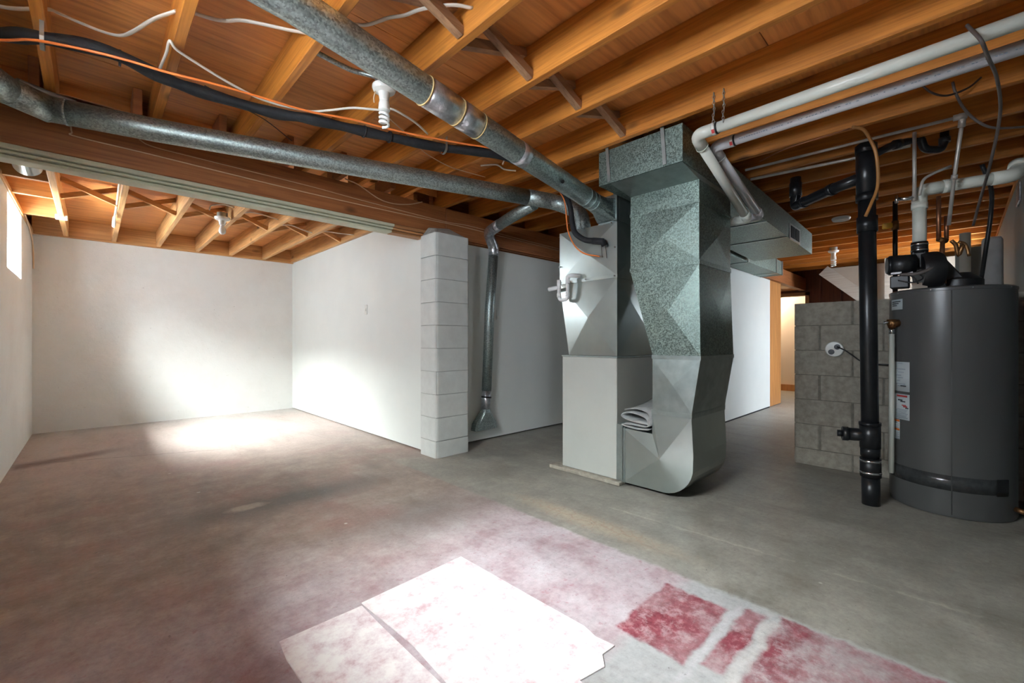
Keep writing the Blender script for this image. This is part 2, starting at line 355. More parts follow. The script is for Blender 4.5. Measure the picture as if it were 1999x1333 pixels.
def tube(name, path, rad, mat, parent=None, seg=14, smoothpath=False, rfil=0.0, flat=1.0, n=6):
    if smoothpath:
        k0 = len(path); path = catmull(path, n)
        if isinstance(rad, (list, tuple)):
            m0 = len(path) - 1; rr_ = []
            for i in range(m0 + 1):
                t = i / m0 * (k0 - 1); j = min(int(t), k0 - 2); rr_.append(rad[j] * (1 - t + j) + rad[j + 1] * (t - j))
            rad = rr_
    elif rfil: path = fillet(path, rfil)
    vs, fs = sweep_data(path, rad, seg, True, flat)
    o = add(name, vs, fs, mat, parent)
    for p in o.data.polygons: p.use_smooth = len(p.vertices) == 4
    return o
def tubes(name, runs, mat, parent=None, seg=8):
    vs, fs = [], []
    for path, r in runs:
        a, f = sweep_data(path, r, seg); k = len(vs); vs += a; fs += [tuple(i + k for i in q) for q in f]
    o = add(name, vs, fs, mat, parent)
    for p in o.data.polygons: p.use_smooth = len(p.vertices) == 4
    return o
def lathe(name, c, prof, mat, parent=None, seg=32, axis=(0, 0, 1), smooth=True):
    ax = Vector(axis).normalized(); u = ax.orthogonal().normalized(); w = ax.cross(u); c = Vector(c)
    vs, fs = [], []
    for r, h in prof:
        for k in range(seg):
            a = 2 * math.pi * k / seg; vs.append(c + ax * h + (u * math.cos(a) + w * math.sin(a)) * max(r, 1e-4))
    for i in range(len(prof) - 1):
        for k in range(seg):
            k2 = (k + 1) % seg; fs.append((i * seg + k, i * seg + k2, (i + 1) * seg + k2, (i + 1) * seg + k))
    fs += [tuple(range(seg))[::-1], tuple(range((len(prof) - 1) * seg, len(prof) * seg))]
    o = add(name, vs, fs, mat, parent)
    if smooth:
        for p in o.data.polygons: p.use_smooth = len(p.vertices) == 4
        e = o.data
        try: e.set_sharp_from_angle(angle=math.radians(40))
        except Exception: pass
    return o
def frustum(name, bot, top, mat, parent=None, brk=0.006):
    """sheet-metal section with cross-broken (shallow pyramid) side panels; bot/top: 4 points each"""
    vs = [Vector(v) for v in bot] + [Vector(v) for v in top]; cen = sum(vs, Vector()) / 8; fs = [(0, 1, 2, 3), (4, 5, 6, 7)]
    for i in range(4):
        j = (i + 1) % 4; q = (i, j, 4 + j, 4 + i); m_ = sum((vs[k] for k in q), Vector()) / 4
        nrm = (vs[j] - vs[i]).cross(vs[4 + i] - vs[i]).normalized()
        if nrm.dot(m_ - cen) < 0: nrm = -nrm
        vs.append(m_ + nrm * brk); k = len(vs) - 1
        for a in range(4): fs.append((q[a], q[(a + 1) % 4], k))
    return add(name, vs, fs, mat, parent)
def rect4(x0, x1, y0, y1, z): return [(x0, y0, z), (x1, y0, z), (x1, y1, z), (x0, y1, z)]
def band(name, x0, x1, y0, y1, z0, z1, t, mat, parent):   # thin collar around a rectangular duct
    return boxes(name, [(x0 - t, x0, y0 - t, y1 + t, z0, z1), (x1, x1 + t, y0 - t, y1 + t, z0, z1), (x0, x1, y0 - t, y0, z0, z1), (x0, x1, y1, y1 + t, z0, z1)], mat, parent)
def beamlike(name, p, q, w, h, mat, parent=None, up=(0, 0, 1)):
    p, q = Vector(p), Vector(q); d = (q - p).normalized(); s = d.cross(Vector(up)).normalized(); u = s.cross(d)
    vs = [pt + s * a * w / 2 + u * b_ * h / 2 for pt in (p, q) for a in (-1, 1) for b_ in (-1, 1)]
    return add(name, vs, BF, mat, parent)

# ------------------------------------------------------------------ structure
XL, YR, YB, XP, YW, Y2 = -0.475, -0.32, 7.10, 2.20, 3.41, 2.03     # left, right, back, partition, inner wall, second inner wall
ZJ, ZS = 2.29, 2.472                                                # joist underside, subfloor underside
ZA, ZAS = 2.215, 2.405                                              # the same over the alcove
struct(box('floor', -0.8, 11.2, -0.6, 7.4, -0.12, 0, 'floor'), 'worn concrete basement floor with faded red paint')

def wall_with_holes(name, axis, a0, a1, t0, t1, z1, holes, mat):
    """holes: (lo, hi, zlo, zhi) along the wall's running axis"""
    bl = []; cuts = sorted(holes)
    cur = a0
    for lo, hi, zl, zh in cuts:
        bl.append((cur, lo, 0, z1)); bl.append((lo, hi, 0, zl))
        if zh < z1: bl.append((lo, hi, zh, z1))
        cur = hi
    bl.append((cur, a1, 0, z1))
    out = [((t0, t1, a, b_, c, d) if axis == 'y' else (a, b_, t0, t1, c, d)) for a, b_, c, d in bl if d > c and b_ > a]
    return struct(boxes(name, out, mat))
WIN1 = (5.16, 6.08, 1.60, 2.19); WIN2 = (0.70, 1.75, 1.60, 2.19); WIN3 = (7.25, 8.25, 1.55, 2.12)
wall_with_holes('wall_left', 'y', -0.6, 7.4, -0.75, XL, 2.2, [WIN1, WIN2], 'parge')['label'] = 'rough white parged foundation wall with basement windows'
struct(box('wall_back', -0.75, 2.4, YB, 7.35, 0, 2.205, 'parge'), 'white parged wall closing off the alcove')
struct(box('wall_middle', XP, 2.32, YW, YB, 0.012, ZA, 'wall'), 'smooth white partition wall on the right of the alcove')
struct(box('wall_center', 2.5, 5.3, YW, 3.52, 0.015, 1.985, 'wall'), 'white wall under the beam behind the furnace')
struct(box('wall_return', 5.2, 5.3, Y2, YW, 0, 2.29, 'wall'))
struct(box('wall_inner', 5.2, 7.53, Y2, 2.13, 0.02, 1.98, 'wall'), 'white wall beside the passage behind the furnace')
struct(box('shade_gap_inner', 5.2, 7.53, 2.035, 2.12, 0, 0.02, 'darkhole'))  # near-black strip painted in as the shaded gap under the wall
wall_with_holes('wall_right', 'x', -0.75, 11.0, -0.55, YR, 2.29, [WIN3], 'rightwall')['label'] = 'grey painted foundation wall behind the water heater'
wall_with_holes('wall_far', 'y', -0.4, 4.0, 9.6, 9.7, 2.47, [(1.99, 2.72, 0.0, 1.88)], 'brownpanel')['label'] = 'dark red-brown panelled wall at the far end'
struct(box('wall_passage', 8.04, 8.14, 2.13, 3.2, 0, 2.29, 'wall'))
struct(box('wall_passage_end', 8.14, 9.6, 3.1, 3.2, 0, 2.29, 'wall'))
struct(box('wall_bright_room', 10.35, 10.45, 0.8, 4.2, 0, 2.4, 'cream'), 'cream wall of the bright room beyond the doorway')
struct(boxes('wall_bright_room_sides', [(9.7, 10.4, 0.7, 0.8, 0, 2.4), (9.7, 10.4, 4.1, 4.2, 0, 2.4)], 'cream'))
struct(box('ceiling_bright_room', 9.6, 10.5, 0.7, 4.2, 2.4, 2.45, 'cream'))
struct(box('baseboard_bright_room', 10.32, 10.35, 0.8, 4.1, 0, 0.13, 'panelling'))
lamp = bpy.data.lights.new('bright_room_lamp', 'POINT'); lamp.energy = 26; lamp.color = (1.0, 0.84, 0.62); lamp.shadow_soft_size = 0.12
lo = bpy.data.objects.new('bright_room_lamp', lamp); C.objects.link(lo); lo.location = (9.95, 2.9, 2.1)
# door frame of the bright room
dr = struct(boxes('door_1', [(9.56, 9.60, 1.93, 1.99, 0, 1.94), (9.56, 9.60, 2.72, 2.78, 0, 1.94), (9.56, 9.60, 1.93, 2.78, 1.88, 1.94)], 'trimpine'), 'pale wooden frame of the bright doorway')
struct(box('door_2', 7.53, 8.14, Y2 + 0.005, Y2 + 0.05, 0.01, 1.98, 'panelling'), 'orange wood-grain door panel at the end of the white wall')
struct(boxes('trim_passage', [(8.14, 9.6, 2.09, 3.1, 1.99, 2.01)], 'ply'))

struct(boxes('wall_light_shield', [(-0.9, 11.3, -0.62, -0.55, 2.2, 2.6), (-0.80, -0.74, -0.6, 7.5, 2.2, 2.6), (2.3, 11.3, 7.35, 7.5, 0, 2.6), (-0.8, 2.5, 7.3, 7.5, 2.1, 2.6), (11.2, 11.3, -0.62, 7.5, 0, 2.6)], 'beam'))  # unseen outer shell added to stop light leaking past the walls

# windows
def window(name, axis, lo, hi, zl, zh, tin, tout, label):
    t = struct(empty(name, ((tin + tout) / 2, (lo + hi) / 2, zl) if axis == 'y' else ((lo + hi) / 2, (tin + tout) / 2, zl)), label)
    def bb(n_, rects, ta, tb, mt):
        return boxes(n_, [((ta, tb, a, b_, c, d) if axis == 'y' else (a, b_, ta, tb, c, d)) for a, b_, c, d in rects], mt, t)
    f = 0.045; mid = (lo + hi) / 2; ta, tb = sorted((tout, tout + (0.05 if tin > tout else -0.05)))
    bb('window_frame', [(lo, lo + f, zl, zh), (hi - f, hi, zl, zh), (lo + f, hi - f, zl, zl + f), (lo + f, hi - f, zh - f, zh), (mid - f / 2, mid + f / 2, zl + f, zh - f)], ta, tb, 'porcelain')
    g = (ta + tb) / 2
    for a, b_ in ((lo + f, mid - f / 2), (mid + f / 2, hi - f)): bb('pane', [(a, b_, zl + f, zh - f)], g - 0.002, g + 0.002, 'glass')
    return t
window('window_1', 'y', *WIN1, XL, -0.745, 'bright basement window high in the left wall of the alcove')
window('window_2', 'y', *WIN2, XL, -0.745, 'basement window beside the camera')
window('window_3', 'x', *WIN3, YR, -0.545, 'basement window behind the stair')

# ceiling: subfloor sheets, joists, bridging, blocking
ce = struct(empty('ceiling', (3.0, 3.0, ZJ)), 'open ceiling of orange pine joists under plywood')
g = 0.004
ys = [-0.55, 0.65, 1.87, 3.09, 4.10]
for i in range(len(ys) - 1):
    x = -0.75 - (0.9 if i % 2 else 0.0)
    while x < 9.7:
        x0, x1 = max(-0.75, x), min(9.72, x + 2.44)
        if i == 3 and x1 <= 2.3: x1 = x1
        if x1 > x0: box('plywood_sheet', x0 + g / 2, x1 - g / 2, ys[i] + g / 2, ys[i + 1] - g / 2, ZS, ZS + 0.018, 'ply', ce)
        x += 2.44
for y0, y1 in ((3.50, 4.70), (4.70, 5.92), (5.92, 7.35)):
    for x0, x1 in ((-0.75, 0.60), (0.60, 2.4)): box('plywood_sheet', x0 + g / 2, x1 - g / 2, y0 + g / 2, y1 - g / 2, ZAS, ZAS + 0.018, 'ply', ce)
box('subfloor_edge', -0.75, 2.4, 3.49, 3.55, ZAS, ZS, 'ply', ce)
box('closing_board', 2.3, 9.7, 4.0, 4.1, 1.9, ZS, 'beam', ce)
box('closing_board', 2.3, 2.34, 3.5, 4.1, ZA, ZS, 'beam', ce)
box('closing_board', 2.3, 9.7, 3.5, 4.1, 1.9, 1.95, 'beam', ce)
box('light_shield_deck', -0.9, 11.2, -0.6, 7.5, 2.53, 2.6, 'darkhole', ce)  # unseen slab added above the subfloor to keep sky light out
JX = [-0.152, 0.266, 0.696, 1.134, 1.558, 1.948, 2.400]
x = 2.84
while x < 9.5: JX.append(round(x, 3)); x += 0.42
for i, x in enumerate(JX):
    ye = 3.56 if x < 8.0 else 3.2
    box('joist', x - 0.021, x + 0.021, YR - 0.1, ye, ZJ, ZS, 'joist', ce, bevel=0.003)
box('rim_joist', XL - 0.1, XL - 0.06, -0.5, 3.6, 2.2, ZS, 'joist', ce)
# bridging row in the main bays
def bridging(xa, xb, y, z0, z1, mats='strut'):
    beamlike('bridging_strut', (xb - 0.021, y + 0.025, z0 + 0.025), (xa + 0.021, y + 0.025, z1 - 0.025), 0.038, 0.040, mats, ce)
    beamlike('bridging_strut', (xa + 0.021, y + 0.067, z0 + 0.025), (xb - 0.021, y + 0.067, z1 - 0.025), 0.038, 0.040, mats, ce)
for i in range(2, 14): bridging(JX[i], JX[i + 1], 1.43, ZJ, ZS)
# alcove joists, blocking, sill
AX = [-0.213, 0.187, 0.600, 1.004, 1.385, 1.797, 2.18]
for x in AX: box('joist', x - 0.021, x + 0.021, 3.55, 7.06, ZA, ZAS, 'alc', ce, bevel=0.003)
for i in range(len(AX) - 1): bridging(AX[i], AX[i + 1], 5.19, ZA, ZAS, 'alcx')
box('rim_joist', XL - 0.12, XL - 0.08, 3.55, 7.06, 2.24, ZAS, 'alc', ce)
box('sill_plate', XL - 0.2, XL + 0.012, 3.55, 7.1, 2.2, 2.238, 'alc', ce)
box('sill_plate', XL, 2.2, 7.05, 7.2, 2.205, 2.24, 'alcx', ce)
box('rim_joist', XL, 2.2, 7.06, 7.10, 2.24, ZAS, 'alcx', ce)
for y in (4.76, 5.28, 6.08): box('blocking', XL - 0.05, AX[0] - 0.021, y, y + 0.038, ZA + 0.005, ZAS, 'alcx', ce)
for x in AX[:6]: box('joist_lap', x - 0.021, x + 0.021, 3.27, 3.56, ZJ, ZS - 0.004, 'beam', ce, bevel=0.003)
box('sill_plate', -0.7, 9.6, YR - 0.2, YR + 0.01, 2.255, ZJ, 'joist', ce)

# beam with trim, second beam
bm_ = empty('timber_beam', (2.4, YW + 0.05, 2.04))
tag(bm_, 'long red-brown timber beam carrying the joists above the alcove opening', 'beam')
box('beam_board', XL - 0.1, 2.42, YW - 0.01, YW + 0.09, 2.04, ZJ, 'beam', bm_, bevel=0.004)
box('beam_board', 2.423, 5.25, YW - 0.01, YW + 0.09, 2.04, ZJ, 'beam', bm_, bevel=0.004)
for k, (dy, z0, z1) in enumerate(((0.0, 2.014, 2.038), (0.022, 1.996, 2.010), (0.045, 1.973, 1.992))):
    box('trim_strip', XL, 1.88, YW - 0.012 + dy, YW + 0.13, z0, z1, 'greentrim', bm_, bevel=0.003)
    box('trim_strip', 1.88, 2.2, YW - 0.010 + dy, YW + 0.13, z0, z1, 'trimpine', bm_, bevel=0.003)
    box('trim_strip', 2.5, 5.2, YW - 0.010 + dy * 0.4, YW + 0.11, z0 + 0.003, z1 + 0.003, 'beam', bm_, bevel=0.003)
tag(box('passage_beam', 7.05, 9.58, 1.985, 2.085, 1.97, 2.20, 'beam', None, 0.004), 'dark timber beam end over the bright doorway', 'beam')

# ------------------------------------------------------------------ painted block column
col_ = empty('block_column', (2.33, 3.28, 0)); tag(col_, 'white painted concrete block column under the beam', 'column')
def bullnose(name, x0, x1, y0, y1, z0, z1, r, mat, parent, jit=0.0):
    pts = []
    for cx, cy, a0 in ((x0 + r, y0 + r, 180), (x1 - r, y0 + r, 270), (x1 - r, y1 - r, 0), (x0 + r, y1 - r, 90)):
        for k in range(5):
            a = math.radians(a0 + 90 * k / 4); pts.append((cx + r * math.cos(a), cy + r * math.sin(a)))
    n = len(pts); mx_, my_ = (x0 + x1) / 2, (y0 + y1) / 2; c = 0.003
    vs = []
    for z, s in ((z0, c), (z0 + c, 0), (z1 - c, 0), (z1, c)):
        for px, py in pts: vs.append((px + (mx_ - px) * s * 3, py + (my_ - py) * s * 3, z))
    fs = [tuple(range(n))[::-1], tuple(range(3 * n, 4 * n))]
    for i in range(3):
        for k in range(n): fs.append((i * n + k, i * n + (k + 1) % n, (i + 1) * n + (k + 1) % n, (i + 1) * n + k))
    o = add(name, vs, fs, mat, parent)
    for p in o.data.polygons: p.use_smooth = False
    return o
z = 0.148; bullnose('block', 2.142, 2.512, 3.156, 3.42, 0.0, 0.144, 0.03, 'paintblock', col_)
for k in range(8):
    j = random.uniform(-0.002, 0.002)
    bullnose('block', 2.142 + j, 2.512 + j, 3.156 + j, 3.42, z + 0.002, z + 0.201, 0.03, 'paintblock', col_); z += 0.203
bullnose('block', 2.142, 2.512, 3.156, 3.42, z + 0.003, 1.975, 0.03, 'paintblock', col_)
box('mortar_core', 2.150, 2.504, 3.164, 3.41, 0.0, 1.97, 'paintmortar', col_)
vs = [(2.15, 3.17, 1.975), (2.50, 3.17, 1.975), (2.50, 3.40, 1.975), (2.15, 3.40, 1.975), (2.20, 3.25, 2.03), (2.44, 3.27, 2.035), (2.46, 3.40, 2.10), (2.22, 3.40, 2.07)]
add('mortar_cap', vs, [(0, 1, 2, 3), (4, 5, 6, 7), (0, 1, 5, 4), (1, 2, 6, 5), (2, 3, 7, 6), (3, 0, 4, 7)], 'roughcap', col_, bevel=0.008)

# ------------------------------------------------------------------ bare block half wall beside the stair
bw = struct(empty('wall_stair', (4.35, 0.3, 0)), 'low bare grey concrete block wall behind the water heater'); XB = 4.25
zs = [0.0, 0.136, 0.339, 0.542, 0.745, 0.948, 1.151, 1.340]
for r in range(len(zs) - 1):
    y = 0.965; L = 0.396 if r % 2 == 0 else 0.184
    while y > YR + 0.02:
        y0 = max(YR, y - L + 0.006); dx = random.uniform(-0.003, 0.003)
        bullnose('block', XB + dx, XB + 0.19, y0, y, zs[r] + 0.003, zs[r + 1] - 0.003, 0.012 if y < 0.96 else 0.02, 'concrete', bw)
        y -= L; L = 0.396
box('mortar_core', XB + 0.006, XB + 0.185, YR, 0.955, 0.0, 1.335, 'mortar', bw)

# outlet with cord on the block wall
ou = empty('round_outlet', (XB - 0.02, 0.686, 0.959)); tag(ou, 'round white outlet plate with two dark sockets on grey block wall', 'outlet')
lathe('cover_plate', (XB - 0.004, 0.686, 0.959), [(0.062, 0), (0.062, 0.012), (0.056, 0.02), (0.0, 0.022)], 'porcelain', ou, 28, (-1, 0, 0))
for dy, dz in ((0.018, -0.022), (-0.02, 0.018)): lathe('socket', (XB - 0.025, 0.686 + dy, 0.959 + dz), [(0.021, 0), (0.021, 0.004), (0.0, 0.005)], 'blackplastic', ou, 16, (-1, 0, 0))
tag(tube('outlet_cord', [(4.222, 0.665, 0.977), (4.205, 0.62, 0.955), (4.21, 0.575, 0.918), (4.215, 0.52, 0.872), (4.215, 0.45, 0.852), (4.215, 0.33, 0.848)], 0.005, 'blackplastic', None, 8, True), 'short black cord from the round outlet running behind the stack', 'cord')

# ------------------------------------------------------------------ furnace
fu = empty('furnace', (3.05, 1.96, 0)); tag(fu, 'plain off-white furnace cabinet on a thin wooden base', 'furnace')
add('cabinet', bv(2.705, 3.42, 1.708, 2.209, 0.028, 0.902), BF, 'furnace', fu, bevel=0.004)
add('base_board', bv(2.66, 3.45, 1.66, 2.31, 0.0, 0.027), BF, 'concrete', fu, bevel=0.004)
box('cabinet_lip', 2.702, 3.425, 1.704, 2.213, 0.902, 0.912, 'sheetdull', fu)
box('side_flange', 2.70, 3.3, 1.655, 1.707, 0.03, 0.43, 'sheetdull', fu)

# supply plenum on top of the furnace
pl = empty('supply_plenum', (2.96, 1.97, 0.912)); tag(pl, 'shiny sheet-metal supply plenum on top of the furnace', 'plenum')
frustum('transition', rect4(2.715, 3.40, 1.712, 2.150, 0.914), rect4(2.715, 3.20, 1.712, 2.245, 1.485), 'sheet', pl, 0.022)
frustum('plenum_box', rect4(2.715, 3.20, 1.712, 2.245, 1.500), rect4(2.715, 3.20, 1.712, 2.245, 1.890), 'sheet', pl, 0.018)
band('seam_band', 2.715, 3.20, 1.712, 2.245, 1.480, 1.506, 0.006, 'sheet', pl)
frustum('upper_box', rect4(2.745, 3.18, 1.712, 1.865, 1.892), rect4(2.745, 3.18, 1.712, 1.865, 2.095), 'sheetdull', pl, 0.003)
boxes('corner_flange', [(2.712, 2.742, 1.712, 1.742, 1.89, 2.095), (2.712, 2.718, 1.712, 1.87, 1.885, 1.897)], 'sheetdull', pl)
for y, z_ in ((1.725, 1.494), (1.98, 1.494), (2.23, 1.494), (1.75, 1.88), (1.99, 1.88), (1.722, 1.70), (2.235, 1.62), (1.72, 2.085)): tube('screw', [(2.708, y, z_), (2.70, y, z_)], 0.006, 'chrome', pl, 8)

# return air duct: elbow, riser, trunk
rt = empty('return_air_duct', (2.95, 1.36, 0.02)); tag(rt, 'tall galvanised return duct with rounded elbow beside the furnace', 'duct')
X0, X1 = 2.69, 3.24
prof = [(1.645, 0.03), (1.645, 0.41), (1.426, 0.402), (1.426, 0.545), (1.162, 0.54), (1.150, 0.30)]
for k in range(1, 9):
    a = math.radians(k * 90 / 8); prof.append((1.150 + 0.20 * (1 - math.cos(a)), 0.235 - 0.205 * math.sin(a)))
vs = [(X0, y, z_) for y, z_ in prof] + [(X1, y, z_) for y, z_ in prof]; n = len(prof)
vs += [(X0 - 0.030, 1.36, 0.25), (X1, 1.36, 0.25)]
fs = []
for k in range(n):
    j = (k + 1) % n; fs += [(k, j, 2 * n), (n + k, n + j, 2 * n + 1), (k, j, n + j, n + k)]
add('elbow', vs, fs, 'sheet', rt)
band('elbow_collar', X0, X1, 1.162, 1.426, 0.535, 0.565, 0.004, 'sheetdull', rt)
boxes('inlet_flange', [(X0 - 0.004, X0 + 0.02, 1.628, 1.650, 0.03, 0.415), (X0 - 0.004, X1, 1.646, 1.654, 0.03, 0.42)], 'sheetdull', rt)
frustum('offset_section', rect4(X0, X1, 1.160, 1.424, 0.565), rect4(X0, 3.25, 1.106, 1.424, 0.905), 'sheetdull', rt, 0.010)
band('riser_collar', X0, 3.25, 1.106, 1.424, 0.905, 0.930, 0.004, 'sheetdull', rt)
frustum('tapered_riser', rect4(X0, 3.25, 1.106, 1.424, 0.93), rect4(X0, 3.215, 1.114, 1.588, 1.500), 'galvg', rt, 0.020)
band('riser_collar', X0, 3.215, 1.114, 1.588, 1.500, 1.528, 0.004, 'galvg', rt)
frustum('riser', rect4(X0, 3.215, 1.114, 1.588, 1.528), rect4(X0, 3.215, 1.114, 1.588, 1.885), 'galvg', rt, 0.014)
frustum('riser', rect4(X0, 3.215, 1.114, 1.588, 1.895), rect4(X0, 3.215, 1.114, 1.588, 2.022), 'galvg', rt, 0.003)
band('riser_collar', X0, 3.215, 1.114, 1.588, 1.880, 1.900, 0.004, 'galvg', rt)
add('throat', [(2.455, 1.60, 2.062), (2.455, 1.114, 2.062), (3.215, 1.114, 2.05), (3.215, 1.60, 2.05), (2.69, 1.588, 2.022), (2.69, 1.114, 2.022), (3.215, 1.114, 2.022), (3.215, 1.588, 2.022)],
    [(0, 1, 2, 3), (4, 5, 6, 7), (0, 1, 5, 4), (1, 2, 6, 5), (2, 3, 7, 6), (3, 0, 4, 7)], 'sheetdull', rt)
def zt(x): return -0.029 * (x - 2.45)
XE = 5.63
tb = [(2.45, 1.11, 2.064), (XE, 1.11, 2.064 + zt(XE)), (XE, 1.685, 2.064 + zt(XE)), (2.45, 1.685, 2.064)]
tt = [(2.45, 1.11, 2.285), (XE, 1.11, 2.285 + zt(XE)), (XE, 1.685, 2.285 + zt(XE)), (2.45, 1.685, 2.285)]
tk = rt
frustum('trunk', tb, tt, 'galvg', tk, 0.004)
for y in (1.60, 1.215): beamlike('hanger_strap', (2.442, y, 2.07), (2.438, y + 0.02, 2.37), 0.022, 0.004, 'zinc', tk, (1, 0, 0))
gr = boxes('register_frame', [(4.70, 5.08, 1.100, 1.108, 1.985, 2.135)], 'zinc', tk)
for x0 in (4.735, 4.90): box('register_opening', x0, x0 + 0.135, 1.096, 1.102, 2.005, 2.115, 'darkhole', tk)
for x in (3.32, 4.0, 4.65): band('trunk_seam', x, x + 0.02, 1.11, 1.685, 0, 0, 0.004, 'sheetdull', tk) if False else box('trunk_seam', x, x + 0.02, 1.105, 1.69, 2.057 + zt(x), 2.064 + zt(x), 'sheetdull', tk)
# supply trunk behind
st_ = pl
frustum('trunk', rect4(3.22, 7.07, 1.745, 2.02, 1.968), rect4(3.22, 7.07, 1.745, 2.02, 2.155), 'galvg', st_, 0.004)
for x in (5.6, 6.75, 7.03): box('trunk_seam', x, x + 0.03, 1.738, 2.025, 1.962, 2.16, 'sheetdull', st_)

# folded felt on the elbow shoulder
pr = [(1.445, 0.425), (1.54, 0.42), (1.63, 0.432), (1.642, 0.446), (1.56, 0.452), (1.47, 0.448), (1.452, 0.462), (1.55, 0.468), (1.635, 0.49), (1.645, 0.515), (1.60, 0.535), (1.52, 0.53), (1.455, 0.505), (1.437, 0.46), (1.434, 0.50), (1.45, 0.545), (1.53, 0.562), (1.62, 0.548)]
cp = [(p.y, p.z) for p in catmull([(0, a, b_) for a, b_ in pr], 5)]
vs, fs = [], []; t_ = 0.006
for xi, (x, lift) in enumerate(((2.665, -0.004), (2.74, 0.0), (2.86, 0.02), (3.0, 0.07))):
    for i, (y, z_) in enumerate(cp):
        a, c = cp[max(0, i - 1)], cp[min(len(cp) - 1, i + 1)]; d = Vector((c[0] - a[0], c[1] - a[1])).normalized()
        k = (z_ - 0.42) / 0.14
        yy = y - 0.02 * xi * k
        vs.append((x, yy, z_ + lift * k)); vs.append((x, yy - d.y * t_, z_ + d.x * t_ + lift * k))
nn = len(cp) * 2
for xi in range(3):
    for i in range(len(cp) - 1):
        a = xi * nn + 2 * i; b_ = a + nn; fs += [(a, a + 2, b_ + 2, b_), (a + 1, b_ + 1, b_ + 3, a + 3)]
for base in (0, 3 * nn):
    for i in range(len(cp) - 1): a = base + 2 * i; fs.append((a, a + 1, a + 3, a + 2))
for xi in range(3):
    for e in (0, 2 * (len(cp) - 1)): a = xi * nn + e; fs.append((a, a + 1, a + nn + 1, a + nn))
tag(add('folded_felt', vs, fs, 'felt', None, True), 'folded grey felt sheet stuffed between furnace and return duct', 'felt')

# ------------------------------------------------------------------ round ducts
A, B = Vector((0.482, 1.614, 2.2)), Vector((2.72, 1.80, 1.98)); D = B - A
d1 = empty('round_duct', (1.6, 1.7, 2.0)); tag(d1, 'large round galvanised duct sloping from ceiling down to the plenum', 'duct')
def P1(s): return A + D * s
tube('duct_pipe', [(-0.44, 1.54, 2.205), (0.2, 1.592, 2.205), A, P1(0.5), P1(0.93)], 0.0635, 'galvold', d1, 28)
tube('tape_wrap', [P1(0.262), P1(0.30), P1(0.345)], [0.0655, 0.0665, 0.0655], 'tape', d1, 28)
tube('tape_wrap', [P1(0.350), P1(0.372), P1(0.405)], [0.0655, 0.0663, 0.0655], 'tape', d1, 28)
tube('tape_wrap', [P1(0.545), P1(0.575)], [0.0653, 0.0653], 'tape', d1, 28)
for s, w in ((0.262, 0.003), (0.347, 0.004), (0.41, 0.002)): tube('glue_line', [P1(s - w / 2), P1(s + w / 2)], 0.0675, 'tan', d1, 28)
for s in (0.86, 0.885, 0.905): tube('crimp_ring', [P1(s), P1(s + 0.004)], 0.0655, 'galvold', d1, 28)
lathe('hole_plug', P1(0.72) + Vector((-0.015, -0.052, -0.037)), [(0.012, 0), (0.012, 0.004), (0, 0.005)], 'darkhole', d1, 12, (-0.2, -0.8, -0.55))
vsB, seg = [], 24
u = D.cross(Vector((0, 0, 1))).normalized(); w_ = u.cross(D.normalized())
for s, k in ((0.92, 0.0), (0.95, 0.15), (1.0, 1.0), (1.03, 1.0)):
    for i in range(seg):
        a = 2 * math.pi * i / seg; ca, sa = math.cos(a), math.sin(a); mx_ = max(abs(ca), abs(sa))
        r_ = 0.064; q = Vector((ca, sa)) * r_ * (1 - k) + Vector((ca / mx_, sa / mx_)) * 0.078 * k
        vsB.append(P1(s) + u * q.x + w_ * q.y)
tb_ = add('boot', vsB, [(i * seg + k, i * seg + (k + 1) % seg, (i + 1) * seg + (k + 1) % seg, (i + 1) * seg + k) for i in range(3) for k in range(seg)], 'galvold', d1)
d2 = empty('round_duct', (1.2, 2.9, 2.12)); tag(d2, 'long round galvanised duct hung in front of the timber beam', 'duct')
path = [(-0.16, 3.215, 2.2), (0.246, 3.124, 2.2), (1.294, 2.826, 2.2), (2.196, 2.56, 2.2), (2.55, 2.455, 2.2)]
tube('duct_pipe', path, 0.0625, 'galvold', d2, 28)
el = fillet([(2.55, 2.455, 2.2), (2.82, 2.37, 2.2), (2.87, 2.15, 2.08), (2.87, 2.12, 1.88)], 0.16, 8)
tube('elbow', [p for p in el], 0.0635, 'galvold', d2, 28)
bend = [Vector(p) for p in ((-0.405, 2.70, 2.2), (-0.375, 2.93, 2.2), (-0.29, 3.11, 2.2), (-0.16, 3.215, 2.2))]
for i in range(3): tube('elbow_gore', [bend[i] + (bend[i] - bend[i + 1]) * 0.05, bend[i + 1] + (bend[i + 1] - bend[i]) * 0.02], [0.0635 + 0.0008 * i] * 2, 'galvold', d2, 28)
for i in (1, 2, 3): tube('crimp_ring', [bend[i] - (bend[i] - bend[i - 1]).normalized() * 0.006, bend[i] + (bend[i] - bend[i - 1]).normalized() * 0.006], 0.0662, 'galvold', d2, 28)
tube('crimp_ring', [(-0.10, 3.20, 2.2), (-0.088, 3.197, 2.2)], 0.0655, 'galvold', d2, 28)
tag(tube('insulation_roll', [(-0.26, 3.15, 2.275), (-0.20, 3.20, 2.277), (-0.13, 3.215, 2.275), (-0.06, 3.21, 2.268)], [0.012, 0.018, 0.014, 0.01], 'felt', None, 10, True), 'small grey scrap of insulation on top of the duct elbow', 'insulation')
tag(tube('duct_stub', [(-0.315, 3.52, 2.285), (-0.315, 4.40, 2.215)], 0.072, 'sheet', None, 28), 'short bright round duct poking out past the beam above the alcove', 'duct')
d3 = empty('branch_duct', (2.93, 3.33, 0.13)); tag(d3, 'narrow round heating duct running down the wall beside the column', 'duct')
tube('duct_pipe', [(2.64, 2.46, 2.165), (2.70, 2.80, 2.135), (2.78, 3.08, 2.12)], 0.051, 'galvold', d3, 20)
